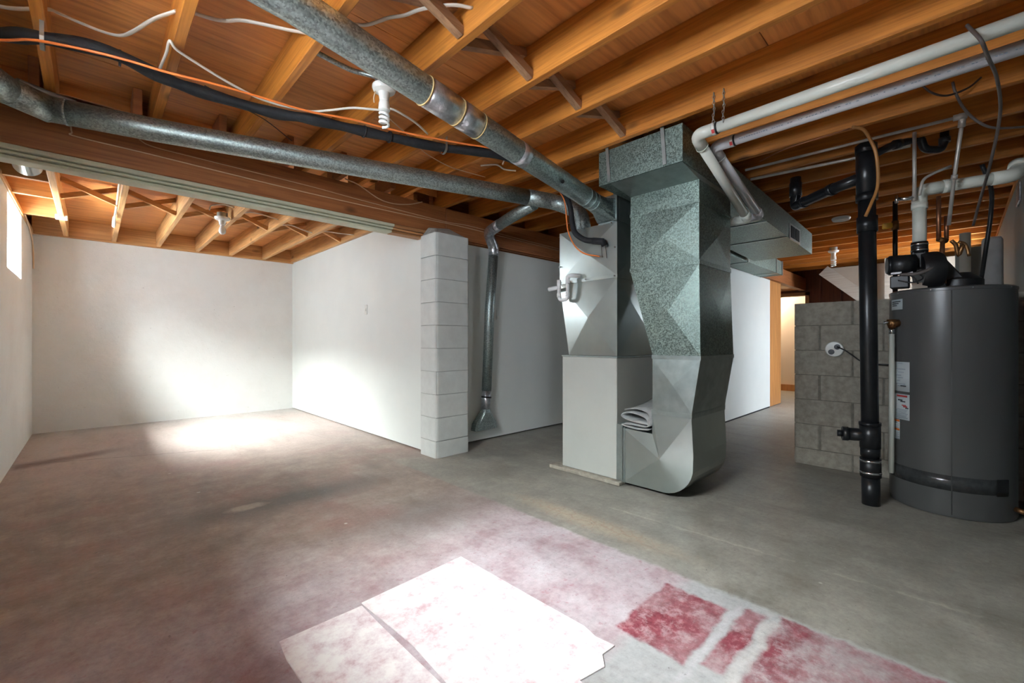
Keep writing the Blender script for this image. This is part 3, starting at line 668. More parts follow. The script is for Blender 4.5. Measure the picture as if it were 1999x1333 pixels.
tube('elbow', fillet([(2.755, 3.0, 2.124), (2.86, 3.30, 2.115), (2.975, 3.335, 1.98), (2.968, 3.335, 1.90)], 0.12, 7), 0.053, 'tape', d3, 20)
tube('duct_pipe', [(2.969, 3.335, 1.93), (2.927, 3.345, 1.37), (2.888, 3.35, 0.52)], 0.050, 'galvold', d3, 20)
tube('foil_collar', [(2.889, 3.35, 0.53), (2.876, 3.352, 0.33)], 0.046, 'tape', d3, 20)
tube('clamp_band', [(2.886, 3.35, 0.462), (2.884, 3.35, 0.446)], 0.052, 'blackplastic', d3, 20)
vsB = []
for k, (cx, cy, cz, hx, hy) in enumerate(((2.876, 3.352, 0.335, 0.046, 0.046), (2.87, 3.35, 0.30, 0.055, 0.05), (2.865, 3.36, 0.20, 0.13, 0.045), (2.865, 3.36, 0.13, 0.148, 0.045))):
    for i in range(20):
        a = 2 * math.pi * i / 20; ca, sa = math.cos(a), math.sin(a); mx_ = max(abs(ca), abs(sa)); f = min(1.0, k / 2)
        ux, uy = ca * (1 - f) + ca / mx_ * f, sa * (1 - f) + sa / mx_ * f
        vsB.append((cx + ux * hx, cy + uy * hy, cz))
add('wall_boot', vsB, [(i * 20 + k, i * 20 + (k + 1) % 20, (i + 1) * 20 + (k + 1) % 20, (i + 1) * 20 + k) for i in range(3) for k in range(20)] + [tuple(range(60, 80))], 'galvold', d3)

# small wall fittings
sw = empty('light_switch', (3.084, 3.40, 1.27)); tag(sw, 'tiny white switch on the wall right of the narrow duct', 'switch')
box('plate', 3.07, 3.11, 3.402, 3.409, 1.25, 1.36, 'wall', sw, 0.002); box('toggle', 3.075, 3.10, 3.395, 3.403, 1.265, 1.29, 'porcelain', sw)
sw = empty('light_switch', (2.19, 4.61, 1.33)); tag(sw, 'small white switch plate on the alcove partition', 'switch')
box('plate', 2.193, 2.199, 4.58, 4.64, 1.32, 1.43, 'porcelain', sw, 0.002); box('toggle', 2.186, 2.193, 4.60, 4.62, 1.36, 1.39, 'porcelain', sw)

# ------------------------------------------------------------------ condensate trap, refrigerant line
tr_ = empty('condensate_trap', (2.64, 2.15, 1.33)); tag(tr_, 'small white plastic U-shaped drain trap on the plenum front', 'drain trap')
xq = 2.648
tube('inlet_elbow', fillet([(2.712, 2.045, 1.527), (xq, 2.06, 1.527), (xq, 2.110, 1.527), (xq, 2.110, 1.47)], 0.03), 0.0165, 'trap', tr_, 14)
tube('u_bend', fillet([(xq, 2.110, 1.49), (xq, 2.110, 1.345), (xq, 2.197, 1.345), (xq, 2.197, 1.50)], 0.035), 0.0135, 'trap', tr_, 14)
tube('riser_cap', [(xq, 2.197, 1.43), (xq, 2.197, 1.505)], 0.0165, 'trap', tr_, 14)
tube('outlet_stub', [(xq, 2.20, 1.447), (xq, 2.30, 1.440)], 0.0165, 'trap', tr_, 14)
for y in (2.110, 2.197): tube('hub', [(xq, y, 1.37), (xq, y, 1.40)], 0.0168, 'trap', tr_, 14)

ls = empty('insulated_refrigerant_line', (1.0, 2.4, 2.2)); tag(ls, 'thick black insulated pipe strung under the joists', 'pipe')
lp = [(-0.44, 2.76, 2.225), (-0.262, 2.642, 2.235), (-0.14, 2.552, 2.235), (0.054, 2.483, 2.235), (0.236, 2.537, 2.228), (0.392, 2.544, 2.225), (0.677, 2.515, 2.225), (0.838, 2.460, 2.23), (1.046, 2.415, 2.235), (1.268, 2.355, 2.235), (1.581, 2.251, 2.235), (1.839, 2.10, 2.232), (2.064, 2.06, 2.22), (2.35, 2.07, 2.19), (2.56, 2.08, 2.15), (2.635, 2.075, 2.05), (2.64, 2.060, 1.931), (2.645, 2.035, 1.848), (2.65, 1.949, 1.782), (2.65, 1.857, 1.759)]
cpth = catmull(lp, 6); nn = len(cpth)
tube('foam_sleeve', cpth, [0.027 + 0.003 * math.sin(i * 0.9) if i < nn * 0.6 else 0.021 for i in range(nn)], 'foam', ls, 14)
tube('sleeve_end', [(2.65, 1.875, 1.762), (2.66, 1.80, 1.745), (2.67, 1.79, 1.715)], [0.024, 0.026, 0.02], 'foam', ls, 12)
for p_ in ((0.085, 2.50, 2.234), (1.268, 2.355, 2.235), (1.13, 2.395, 2.235)): tube('cable_tie', [Vector(p_) - Vector((0.004, 0, 0)), Vector(p_) + Vector((0.004, 0, 0))], 0.034, 'blackplastic', ls, 14)
for pa_, ra_ in [([(2.70, 1.835, 1.74), (2.70, 1.83, 1.64)], 0.002), ([(2.70, 1.80, 1.73), (2.70, 1.79, 1.63)], 0.002)]: tube('copper_tail', pa_, ra_, 'wire', ls, 8)
tag(tube('liquid_line', [(-0.44, 2.74, 2.20), (-0.261, 2.62, 2.203), (-0.153, 2.52, 2.203), (0.054, 2.445, 2.203), (0.241, 2.41, 2.198), (0.404, 2.385, 2.205), (0.578, 2.40, 2.225), (0.813, 2.39, 2.235), (1.029, 2.33, 2.245), (1.286, 2.27, 2.245), (1.615, 2.15, 2.245), (1.83, 2.06, 2.245), (2.1, 2.02, 2.24), (2.4, 2.10, 2.21), (2.60, 2.135, 2.16), (2.645, 2.131, 2.08), (2.655, 2.126, 1.967), (2.66, 2.110, 1.865), (2.66, 2.051, 1.756), (2.665, 1.964, 1.684), (2.69, 1.844, 1.648)], 0.0055, 'orange', None, 8, True), 'thin orange tube following the black insulated line to the plenum', 'tube')
def strap(lbl, p, d_, h_):
    o = empty('pipe_strap', p); tag(o, lbl, 'strap'); x, y, z_ = p
    vs = []
    loop = []
    for k in range(13):
        a = math.radians(-200 + k * 220 / 12); loop.append((0.036 * math.cos(a), 0.036 * math.sin(a)))
    loop = [(-0.034, h_)] + [l for l in loop]
    for lx, lz in loop:
        vs += [(x, y + lx, z_ + lz), (x + d_, y + lx, z_ + lz), (x, y + lx * 1.06, z_ + lz * 1.06), (x + d_, y + lx * 1.06, z_ + lz * 1.06)]
    fs = []
    for i in range(len(loop) - 1):
        a = 4 * i; fs += [(a, a + 1, a + 5, a + 4), (a + 2, a + 6, a + 7, a + 3), (a, a + 4, a + 6, a + 2), (a + 1, a + 3, a + 7, a + 5)]
    add('band', vs, fs, 'zinc', o); return o
strap('perforated metal strap holding the black line under the leftmost joist', (-0.150, 2.558, 2.228), 0.013, 0.065)
strap('thin metal strap holding the black line near the big duct', (1.575, 2.25, 2.234), 0.014, 0.07)

# ------------------------------------------------------------------ cables
def cable(name, pts, r, mat, label, cat='cable', flat=1.0):
    return tag(tube(name, pts, r, mat, None, 8, True, flat=flat), label, cat)
cable('electrical_cable', [(-0.44, 2.72, 2.39), (-0.267, 2.689, 2.37), (-0.137, 2.59, 2.375), (-0.106, 2.574, 2.37), (-0.047, 2.588, 2.37), (0.032, 2.596, 2.37), (0.089, 2.575, 2.37), (0.128, 2.502, 2.37), (0.185, 2.347, 2.37), (0.248, 2.223, 2.37)], 0.010, 'cable', 'flat white cable sagging in a V between the two leftmost joists', flat=0.55)
cable('electrical_cable', [(0.285, 2.19, 2.37), (0.353, 2.176, 2.37), (0.403, 2.148, 2.37), (0.448, 2.100, 2.37), (0.516, 2.063, 2.37), (0.605, 2.023, 2.37), (0.677, 1.987, 2.37)], 0.010, 'cable', 'flat white cable between joists left of the big sloping duct', flat=0.55)
cable('electrical_cable', [(0.715, 1.87, 2.37), (0.80, 1.80, 2.375), (0.839, 1.758, 2.37), (0.868, 1.700, 2.37), (0.889, 1.652, 2.37), (0.928, 1.595, 2.37), (0.963, 1.514, 2.37), (1.04, 1.42, 2.375), (1.115, 1.38, 2.38)], 0.009, 'cable', 'flat white cable right of the big sloping duct at the top edge', flat=0.55)
cable('electrical_cable', [(0.222, 2.60, 2.275), (0.226, 2.507, 2.275), (0.232, 2.394, 2.275), (0.234, 2.301, 2.280), (0.262, 2.334, 2.270), (0.370, 2.397, 2.268), (0.480, 2.448, 2.265), (0.599, 2.490, 2.265), (0.696, 2.496, 2.268), (0.791, 2.474, 2.27), (0.859, 2.444, 2.27), (0.933, 2.350, 2.27), (1.004, 2.253, 2.27), (1.107, 2.18, 2.27), (1.152, 2.123, 2.27), (1.241, 2.133, 2.27), (1.344, 2.167, 2.27), (1.451, 2.226, 2.27)], 0.006, 'cable', 'white cable looping from the second joist past the spiral bulb')
cable('bell_wire', [(1.15, 2.20, 2.27), (1.196, 2.222, 2.27), (1.394, 2.335, 2.27), (1.589, 2.468, 2.275), (1.838, 2.56, 2.285), (2.0, 2.56, 2.286), (2.176, 2.54, 2.288)], 0.003, 'beige', 'thin wire drooping over the long duct below the spiral bulb')
cable('bell_wire', [(1.43, 3.36, 2.30), (1.548, 3.375, 2.285), (1.726, 3.385, 2.218), (1.868, 3.388, 2.208), (2.018, 3.385, 2.235), (2.14, 3.37, 2.28)], 0.0045, 'beige', 'beige wire sagging in a loop across the beam face')
cable('bell_wire', [(-0.085, 3.395, 2.215), (-0.08, 3.395, 2.17), (-0.06, 3.395, 2.153), (0.268, 3.395, 2.149), (1.159, 3.395, 2.134), (2.189, 3.395, 2.141), (2.696, 3.395, 2.147), (4.086, 3.395, 2.127)], 0.0035, 'beige', 'lower of two thin wires stapled straight along the beam')
cable('bell_wire', [(0.20, 3.395, 2.222), (0.268, 3.395, 2.199), (0.524, 3.395, 2.195), (1.159, 3.395, 2.188), (1.557, 3.395, 2.175), (2.358, 3.395, 2.158), (2.696, 3.395, 2.172), (3.301, 3.395, 2.162), (4.086, 3.395, 2.150)], 0.003, 'beige', 'upper of two thin wires stapled along the beam')
cable('bell_wire', [(0.40, 2.60, 2.288), (0.575, 2.692, 2.286), (0.718, 2.765, 2.286), (0.907, 2.934, 2.287)], 0.0025, 'wire', 'fine dark wire under the joists above the long duct')
cable('electrical_cable', [(1.95, 2.12, 2.278), (2.04, 2.18, 2.282), (2.09, 2.25, 2.278)], 0.006, 'cable', 'short white cable end under a joist beside the black line')
cable('electrical_cable', [(2.03, 2.42, 2.30), (2.10, 2.33, 2.30), (2.19, 2.34, 2.295), (2.27, 2.30, 2.295)], 0.006, 'cable', 'short twisted white cable scrap above the long duct')
cable('flexible_conduit', [(0.72, 2.10, 2.385), (0.768, 2.104, 2.38), (0.918, 2.119, 2.38), (1.0, 2.08, 2.37), (1.05, 2.02, 2.345)], 0.012, M['galvold'], 'grey armoured conduit feeding the spiral bulb holder', 'conduit')
# alcove wires
cable('electrical_cable', [(0.155, 3.9, 2.33), (0.157, 4.6, 2.30), (0.157, 5.2, 2.235), (0.155, 5.6, 2.20), (0.16, 5.85, 2.17), (0.15, 5.95, 2.19), (0.15, 5.7, 2.23)], 0.008, 'cable', 'white cable hanging in a loop from the second alcove joist')
cable('electrical_cable', [(0.80, 4.96, 2.27), (0.82, 4.97, 2.32), (0.90, 4.90, 2.33), (0.98, 4.85, 2.31)], 0.006, 'cable', 'thin white cable curling above the alcove bulb')
cable('electrical_cable', [(1.03, 4.9, 2.25), (1.10, 4.86, 2.29), (1.22, 4.85, 2.29), (1.36, 4.82, 2.26)], 0.006, 'cable', 'white cable crossing the bay right of the alcove bulb')
cable('electrical_cable', [(1.41, 4.95, 2.24), (1.52, 4.96, 2.26), (1.65, 5.02, 2.25), (1.77, 5.05, 2.24)], 0.006, 'cable', 'white cable crossing the second last alcove bay')
cable('electrical_cable', [(1.82, 4.95, 2.245), (1.92, 4.93, 2.255), (2.03, 4.90, 2.25), (2.15, 4.82, 2.24)], 0.006, 'cable', 'white cable crossing the last bay by the partition')
cable('electrical_cable', [(XL + 0.018, 6.15, 2.22), (XL + 0.012, 6.6, 2.19), (XL + 0.010, 6.95, 2.12), (XL + 0.010, 7.06, 2.0), (XL + 0.012, 7.08, 1.82)], 0.007, 'beige', 'brown cable running down into the far left corner')
jb = box('joist_clip', -0.255, -0.17, 5.98, 6.05, ZA - 0.02, ZA + 0.02, 'porcelain', None, 0.004); tag(jb, 'small white clip under the leftmost alcove joist', 'clip')

# ------------------------------------------------------------------ lamps
def lampholder(o, c, r=0.056, mat='porcelain'):
    x, y, z_ = c
    lathe('lamp_holder', (x, y, z_), [(r, 0.022), (r, 0.012), (r * 0.9, 0.0), (r * 0.5, -0.010), (r * 0.42, -0.035), (r * 0.40, -0.05), (0.0, -0.052)], mat, o, 28)
    lathe('junction_box', (x, y, z_ + 0.022), [(0.045, 0), (0.045, 0.045), (0, 0.046)], 'sheetdull', o, 16)
def cfl(o, x, y, z_, s=1.0):
    lathe('ballast', (x, y, z_), [(0.016 * s, 0.02), (0.024 * s, 0.0), (0.026 * s, -0.03 * s), (0.02 * s, -0.035 * s), (0, -0.036 * s)], 'porcelain', o, 20)
    pts = [(x + 0.019 * s * math.cos(t), y + 0.019 * s * math.sin(t), z_ - 0.036 * s - 0.0031 * s * t) for t in [k * 0.4 for k in range(52)]]
    tube('spiral_tube', pts, 0.0062 * s, 'bulb', o, 8)
c1 = empty('ceiling_lamp', (1.041, 1.985, 2.14)); tag(c1, 'bare spiral bulb in white porcelain holder beside the big duct', 'lamp')
lampholder(c1, (1.041, 1.985, 2.262), 0.058); cfl(c1, 1.041, 1.985, 2.20, 1.1)
tube('pull_cord', [(1.005, 2.005, 2.255), (0.998, 2.008, 2.225), (1.0, 2.01, 2.20)], 0.0035, 'beige', c1, 6, True)
c2 = empty('ceiling_lamp', (0.906, 4.972, 2.1)); tag(c2, 'bare round bulb in white holder under the alcove joists', 'lamp')
lampholder(c2, (0.906, 4.972, 2.20), 0.066)
lathe('light_bulb', (0.906, 4.972, 2.15), [(0.014, 0.01), (0.016, -0.01), (0.028, -0.04), (0.031, -0.06), (0.026, -0.08), (0.012, -0.091), (0, -0.093)], 'bulb', c2, 20)
c3 = empty('ceiling_lamp', (7.253, 1.185, 2.08)); tag(c3, 'distant bare spiral bulb on joists beyond the trunk duct', 'lamp')
lampholder(c3, (7.253, 1.185, 2.235), 0.062); cfl(c3, 7.253, 1.185, 2.175, 1.3)

# ------------------------------------------------------------------ PVC vent pipes
def vent(name, lbl, x, yel, z, xe, ze, ystub, mat):
    o = empty(name, (x, 0.4, z)); tag(o, lbl, 'pipe', 'furnace vent pipes'); r = 0.0285
    tube('straight_run', [(x, YR + 0.01, z + 0.012), (x, yel - 0.06, z)], r, mat, o, 20)
    tube('elbow', fillet([(x, yel - 0.075, z), (x, yel + 0.03, z), (x + 0.10, yel + 0.035, z - 0.034)], 0.055, 8), r + 0.004, mat, o, 20)
    tube('sloping_run', [(x + 0.05, yel + 0.033, z - 0.017), (xe - 0.03, yel + 0.035, ze + 0.01)], r, mat, o, 20)
    tube('joint_ring', [(x + 0.095, yel + 0.034, z - 0.032), (x + 0.103, yel + 0.034, z - 0.035)], r + 0.006, mat, o, 20)
    tube('elbow', fillet([(xe - 0.07, yel + 0.035, ze + 0.024), (xe, yel + 0.035, ze), (xe, yel + 0.115, ze)], 0.05, 8), r + 0.004, mat, o, 20)
    tube('straight_run', [(xe, yel + 0.10, ze), (xe, ystub, ze)], r, mat, o, 20)
    tube('label_ring', [(x, yel - 0.082, z), (x, yel - 0.064, z)], r + 0.0055, 'porcelain', o, 20)
    tube('clamp_ring', [(x, yel - 0.091, z), (x, yel - 0.082, z)], r + 0.003, 'blackplastic', o, 20)
    # red maker's mark on the elbow ring
    vs = []
    for yy in (yel - 0.081, yel - 0.066):
        for k in range(4):
            a = math.radians(205 + k * 12); vs.append((x + (r + 0.0065) * math.cos(a), yy, z + (r + 0.0065) * math.sin(a)))
    add('red_mark', vs, [(k, k + 1, k + 5, k + 4) for k in range(3)], 'red', o)
    return o
v1 = vent('vent_pipe', 'near white plastic vent pipe hung from the joist by a chain', 2.415, 0.99, 2.17, 3.285, 1.875, 1.66, 'pvc')
v2 = vent('vent_pipe', 'farther white plastic vent pipe with blue-grey print along it', 2.636, 0.975, 2.17, 3.50, 1.935, 1.64, 'pvc2')
vs, fs = [], []; y = 0.86; rr = 0.0288
while y > -0.2:
    L = random.choice([0.006, 0.008, 0.010])
    zz = 2.17 + 0.009 * (0.92 - y)
    if random.random() > 0.22:
        k = len(vs)
        for yy in (y, y - L):
            for a in (200, 209): vs.append((2.636 + rr * math.cos(math.radians(a)), yy, zz + rr * math.sin(math.radians(a))))
        fs.append((k, k + 1, k + 3, k + 2))
    y -= L + random.choice([0.003, 0.004, 0.02])
add('printed_marking', vs, fs, 'blueink', v2)['kind'] = 'stuff'
# chain
runs = []
for y0 in (0.905, 0.855):
    zt0, zb0 = 2.335, 2.17
    for k in range(11):
        z_ = zt0 - k * 0.0155; c = Vector((2.372 + 0.001 * k if k > 3 else 2.372, y0 + (0.006 if k > 6 else 0), z_)); ring = []
        for j in range(9):
            a = 2 * math.pi * j / 8; e = Vector((0, math.cos(a) * 0.0055, math.sin(a) * 0.0095)) if k % 2 else Vector((math.cos(a) * 0.0055, 0, math.sin(a) * 0.0095)); ring.append(c + e)
        runs.append((ring, 0.0018))
hc = empty('hanging_chain', (2.374, 0.88, 2.17)); tag(hc, 'short steel chain hanging the near vent pipe from a joist', 'chain')
for k in (0, 11): tubes('chain_strand', runs[k:k + 11], 'zinc', hc, 5)['kind'] = 'stuff'

# ------------------------------------------------------------------ drain stack
sk = empty('drain_stack', (3.5, 0.381, 0)); tag(sk, 'tall black plastic drain stack standing left of the water heater', 'pipe')
sx, sy = 3.505, 0.381
def SP(z_): return (sx - 0.008 * z_, sy + 0.010 * z_, z_)
tube('pipe', [SP(0.0), SP(2.26)], 0.045, 'abs', sk, 24)
tube('pipe_foot', [SP(-0.01), SP(0.17)], 0.047, 'abs', sk, 24)
for z0, z1, r in ((0.355, 0.510, 0.054), (0.305, 0.36, 0.0505), (1.705, 1.80, 0.0535), (1.92, 2.25, 0.0535), (1.90, 1.945, 0.0565), (2.20, 2.25, 0.0565), (0.495, 0.515, 0.0565)): tube('hub', [SP(z0), SP(z1)], r, 'abs', sk, 24)
tube('rubber_coupling', [SP(0.175), SP(0.29)], 0.0535, 'blackplastic', sk, 24)
for z_ in (0.195, 0.268): tube('hose_clamp', [SP(z_), SP(z_ + 0.014)], 0.0552, 'chrome', sk, 24)
tube('cleanout_branch', [(3.505, 0.38, 0.43), (3.47, 0.50, 0.43)], 0.040, 'abs', sk, 20)
tube('cleanout_plug', [(3.472, 0.49, 0.43), (3.462, 0.52, 0.43)], 0.045, 'abs', sk, 8)
tube('plug_head', [(3.463, 0.515, 0.43), (3.455, 0.545, 0.43)], 0.021, 'abs', sk, 4)
tube('branch_pipe', fillet([(3.49, 0.40, 2.06), (3.52, 0.56, 2.035), (3.74, 0.815, 2.03), (3.765, 0.845, 2.03), (3.765, 0.845, 2.24)], 0.06, 7), 0.035, 'abs', sk, 20)
for a, c in (((3.535, 0.575, 2.034), (3.56, 0.605, 2.033)), ((3.70, 0.77, 2.031), (3.72, 0.79, 2.031))): tube('hub', [a, c], 0.040, 'abs', sk, 20)
tube('hub', [(3.765, 0.845, 2.10), (3.765, 0.845, 2.20)], 0.040, 'abs', sk, 20)
pt = empty('p_trap', (3.76, 0.14, 2.2)); tag(pt, 'black U-shaped drain trap tucked between joists right of the stack', 'drain trap')
tube('trap_bend', fillet([(3.49, 0.39, 2.17), (3.60, 0.29, 2.25), (3.70, 0.20, 2.285), (3.735, 0.165, 2.30), (3.75, 0.15, 2.225), (3.83, 0.075, 2.225), (3.845, 0.06, 2.28), (3.845, 0.06, 2.44)], 0.045, 6), 0.022, 'abs', pt, 16)
for pa_, ra_ in [([(3.845, 0.06, 2.27), (3.845, 0.06, 2.30)], 0.029), ([(3.61, 0.281, 2.253), (3.64, 0.255, 2.263)], 0.029)]: tube('slip_nut', pa_, ra_, 'abs', pt, 12)

# ------------------------------------------------------------------ water heater
HX, HY, HR = 3.845, 0.04, 0.282
wh = empty('water_heater', (HX, HY, 0)); tag(wh, 'large dark grey cylindrical water heater at the right edge', 'water heater')
lathe('tank', (HX, HY, 0), [(HR - 0.012, 0.0), (HR - 0.004, 0.004), (HR, 0.02), (HR, 1.318), (HR + 0.0025, 1.320), (HR + 0.0025, 1.334), (HR - 0.008, 1.342), (0, 1.345)], 'heater', wh, 96)
def patch(name, a0, a1, z0, z1, mat, off, parent):
    n = 14; vs = []
    for z_ in (z0, z1):
        for r in (HR + off, HR + off - 0.0006):
            for k in range(n + 1):
                a = math.radians(a0 + (a1 - a0) * k / n); vs.append((HX + r * math.cos(a), HY + r * math.sin(a), z_))
    m1 = n + 1; fs = []
    for k in range(n): fs += [(k, k + 1, 2 * m1 + k + 1, 2 * m1 + k), (m1 + k, 3 * m1 + k, 3 * m1 + k + 1, m1 + k + 1), (k, m1 + k, m1 + k + 1, k + 1), (2 * m1 + k, 2 * m1 + k + 1, 3 * m1 + k + 1, 3 * m1 + k)]
    o = add(name, vs, fs, mat, parent, True); return o
patch('packing_tape', 105, 237, 0.156, 0.243, 'gloss', 0.0012, wh)
patch('tape_end', 222, 236, 0.150, 0.246, 'blackplastic', 0.0020, wh)
patch('vertical_seam', 182.3, 183.2, 0.02, 1.315, 'heater', 0.0016, wh)
l1 = patch('rating_sticker', 112, 134, 1.222, 1.288, 'label', 0.0015, wh)
l2 = patch('instruction_label', 117, 143.3, 0.707, 0.892, 'label', 0.0015, wh)
l3 = patch('warning_label', 117, 143.3, 0.530, 0.690, 'label', 0.0015, wh)
l4 = patch('caution_label', 117, 130, 0.402, 0.527, 'label', 0.0018, wh)
for k in range(3): patch('print_line', 115, 131 - 3 * k, 1.270 - 0.012 * k, 1.276 - 0.012 * k, 'ink', 0.0022, l1)
for k, (a0, a1, z_) in enumerate(((127, 134, 0.882), (124, 138, 0.845), (127, 136, 0.825), (124, 132, 0.806), (126, 135, 0.79), (125, 130, 0.772), (124, 138, 0.752), (126, 137, 0.738))):
    patch('print_line', a0, a1, z_, z_ + 0.0035, 'blueink', 0.0022, l2)
patch('print_line', 131, 139, 0.738, 0.745, 'ink', 0.0024, l2)
patch('red_header', 125, 140.5, 0.672, 0.683, 'red', 0.0022, l3)
for a0, a1, z0, z1, mt in ((127, 134, 0.648, 0.656, 'ink'), (131, 138, 0.640, 0.647, 'ink'), (133, 139, 0.618, 0.624, 'red'), (135, 140.5, 0.609, 0.617, 'red'), (138, 142, 0.601, 0.608, 'ink')): patch('pictogram', a0, a1, z0, z1, mt, 0.0022, l3)
for k in range(7): patch('print_line', 124, 141 - (k % 3), 0.592 - k * 0.0085, 0.595 - k * 0.0085, 'blueink', 0.0022, l3)
for z0 in (0.512, 0.456): patch('orange_header', 117, 129.5, z0, z0 + 0.013, 'orangeprint', 0.0024, l4)
for k in range(8): patch('print_line', 118, 128.5, 0.500 - k * 0.0125 - (0.008 if k > 2 else 0), 0.503 - k * 0.0125 - (0.008 if k > 2 else 0), 'blueink', 0.0024, l4)
for pa_, ra_ in [([(HX + HR * math.cos(a), HY + HR * math.sin(a), 1.327), (HX + (HR + 0.006) * math.cos(a), HY + (HR + 0.006) * math.sin(a), 1.327)], 0.004) for a in (math.radians(d) for d in (128, 165, 200, 240))]: tube('rim_screw', pa_, ra_, 'chrome', wh, 8)
# temperature relief valve and discharge pipe
ang = math.radians(126.5); vx, vy = HX + HR * math.cos(ang), HY + HR * math.sin(ang)
q = Vector((math.cos(ang), math.sin(ang), 0)); vp = Vector((vx, vy, 1.136))
tube('relief_valve', [vp - q * 0.01, vp + q * 0.05], 0.024, 'brass', wh, 12)
vq = Vector((3.62, 0.345, 1.136))
vdir = Vector((-0.6, 0.35, 0)).normalized(); vq = vp + q * 0.035
tube('valve_body', [vq + Vector((0, 0, 0.024)), vq - Vector((0, 0, 0.03))], [0.026, 0.02], 'brass', wh, 12)
tube('valve_lever', [vq + Vector((0, 0, 0.01)), vq + q * 0.045 + Vector((0, 0, 0.004))], 0.008, 'chrome', wh, 8)
tube('valve_adapter', [vq - Vector((0, 0, 0.03)), vq - Vector((0, 0, 0.068))], 0.016, 'chrome', wh, 12)
tube('discharge_pipe', [vq - Vector((0, 0, 0.065)), Vector((vq.x - 0.004, vq.y + 0.002, 0.185))], 0.0145, 'pvc', wh, 14)
tube('drain_valve', [(HX - 0.11, HY - 0.265, 0.075), (HX - 0.135, HY - 0.30, 0.07)], 0.014, 'brass', wh, 10)
# blower housing on top
bl = empty('vent_blower', (3.70, 0.16, 1.345)); tag(bl, 'black plastic vent blower assembly on top of the water heater', 'blower')
tube('motor', [(3.63, 0.305, 1.50), (3.665, 0.19, 1.50)], 0.062, 'blackplastic', bl, 24)
tube('motor_cap', [(3.626, 0.318, 1.50), (3.631, 0.30, 1.50)], [0.05, 0.062], 'blackplastic', bl, 24)
lathe('fan_housing', (3.70, 0.125, 1.455), [(0.0, -0.05), (0.105, -0.05), (0.115, -0.03), (0.115, 0.03), (0.105, 0.05), (0.0, 0.05)], 'blackplastic', bl, 32, (0.35, -0.94, 0))
vsb = [(3.655, 0.215, 1.47), (3.645, 0.125, 1.47), (3.75, 0.10, 1.47), (3.76, 0.19, 1.47), (3.652, 0.205, 1.58), (3.655, 0.135, 1.58), (3.715, 0.13, 1.58), (3.72, 0.195, 1.58)]
add('outlet_throat', vsb, [(0, 1, 2, 3), (4, 5, 6, 7), (0, 1, 5, 4), (1, 2, 6, 5), (2, 3, 7, 6), (3, 0, 4, 7)], 'blackplastic', bl, bevel=0.008)
add('control_box', bv(3.60, 3.68, 0.21, 0.30, 1.352, 1.43), BF, 'blackplastic', bl, bevel=0.006)
add('shroud', [(3.74, 0.12, 1.35), (3.74, -0.06, 1.35), (3.95, -0.06, 1.35), (3.95, 0.12, 1.35), (3.76, 0.10, 1.56), (3.76, 0.07, 1.56), (3.86, 0.03, 1.42), (3.86, 0.08, 1.50)],
    [(0, 1, 2, 3), (4, 5, 6, 7), (0, 1, 5, 4), (1, 2, 6, 5), (2, 3, 7, 6), (3, 0, 4, 7)], 'blackplastic', bl, bevel=0.008)
lathe('intake_bell', (3.84, 0.0, 1.35), [(0.11, 0.0), (0.11, 0.045), (0.06, 0.09), (0, 0.09)], 'blackplastic', bl, 24)
for p_ in ((3.60, 0.27, 1.44), (3.63, 0.22, 1.445)): box('control_label', p_[0] - 0.004, p_[0] + 0.002, p_[1] - 0.025, p_[1] + 0.025, p_[2], p_[2] + 0.012, 'pvc2', bl)
box('support_block', 3.635, 3.66, 0.13, 0.20, 1.346, 1.38, 'drywall', bl)
tube('pressure_hose', [(3.60, 0.25, 1.435), (3.585, 0.19, 1.43), (3.58, 0.14, 1.44), (3.61, 0.09, 1.475), (3.68, 0.06, 1.51)], 0.010, 'greycable', bl, 10, True)
for pa_, ra_ in [(catmull([(3.60, 0.26, 1.40), (3.59, 0.20, 1.38), (3.60, 0.15, 1.40), (3.61, 0.17, 1.44)], 5), 0.004), (catmull([(3.61, 0.23, 1.44), (3.595, 0.19, 1.41), (3.60, 0.17, 1.37)], 5), 0.004)]: tube('wire_bundle', pa_, ra_, 'blackplastic', bl, 8)
# exhaust pipe
ex = empty('exhaust_pipe', (3.70, 0.16, 1.58)); tag(ex, 'white plastic exhaust pipe rising from the blower to the wall', 'pipe')
tube('rubber_boot', [(3.685, 0.168, 1.565), (3.685, 0.168, 1.635)], 0.040, 'blackplastic', ex, 24)
for z_ in (1.58, 1.615): tube('hose_clamp', [(3.685, 0.168, z_), (3.685, 0.168, z_ + 0.01)], 0.0415, 'chrome', ex, 24)
tube('upright', [(3.685, 0.168, 1.63), (3.685, 0.168, 1.86)], 0.0335, 'pvc', ex, 24)
tube('elbow_hub', [(3.685, 0.168, 1.84), (3.685, 0.168, 1.875)], 0.0395, 'pvc', ex, 24)
tube('elbow', fillet([(3.685, 0.168, 1.86), (3.685, 0.168, 1.955), (3.715, 0.06, 1.962)], 0.085, 9), 0.037, 'pvc', ex, 24)
tube('elbow_hub', [(3.712, 0.068, 1.961), (3.722, 0.035, 1.962)], 0.0395, 'pvc', ex, 24)
tube('straight_run', [(3.715, 0.06, 1.961), (3.775, -0.17, 1.968)], 0.0335, 'pvc', ex, 24)
tube('elbow', fillet([(3.765, -0.135, 1.967), (3.785, -0.215, 1.97), (3.86, -0.24, 2.01), (3.90, -0.25, 2.05)], 0.06, 8), 0.038, 'pvc', ex, 24)
tube('wall_collar', [(3.885, -0.245, 2.03), (3.91, -0.25, 2.06)], 0.046, 'pvc', ex, 24)
tube('straight_run', [(3.90, -0.25, 2.05), (3.93, -0.34, 2.09)], 0.0335, 'pvc', ex, 24)
vs = []
P_, Q_ = Vector((3.7585, -0.105, 1.966)), Vector((3.743, -0.045, 1.965))
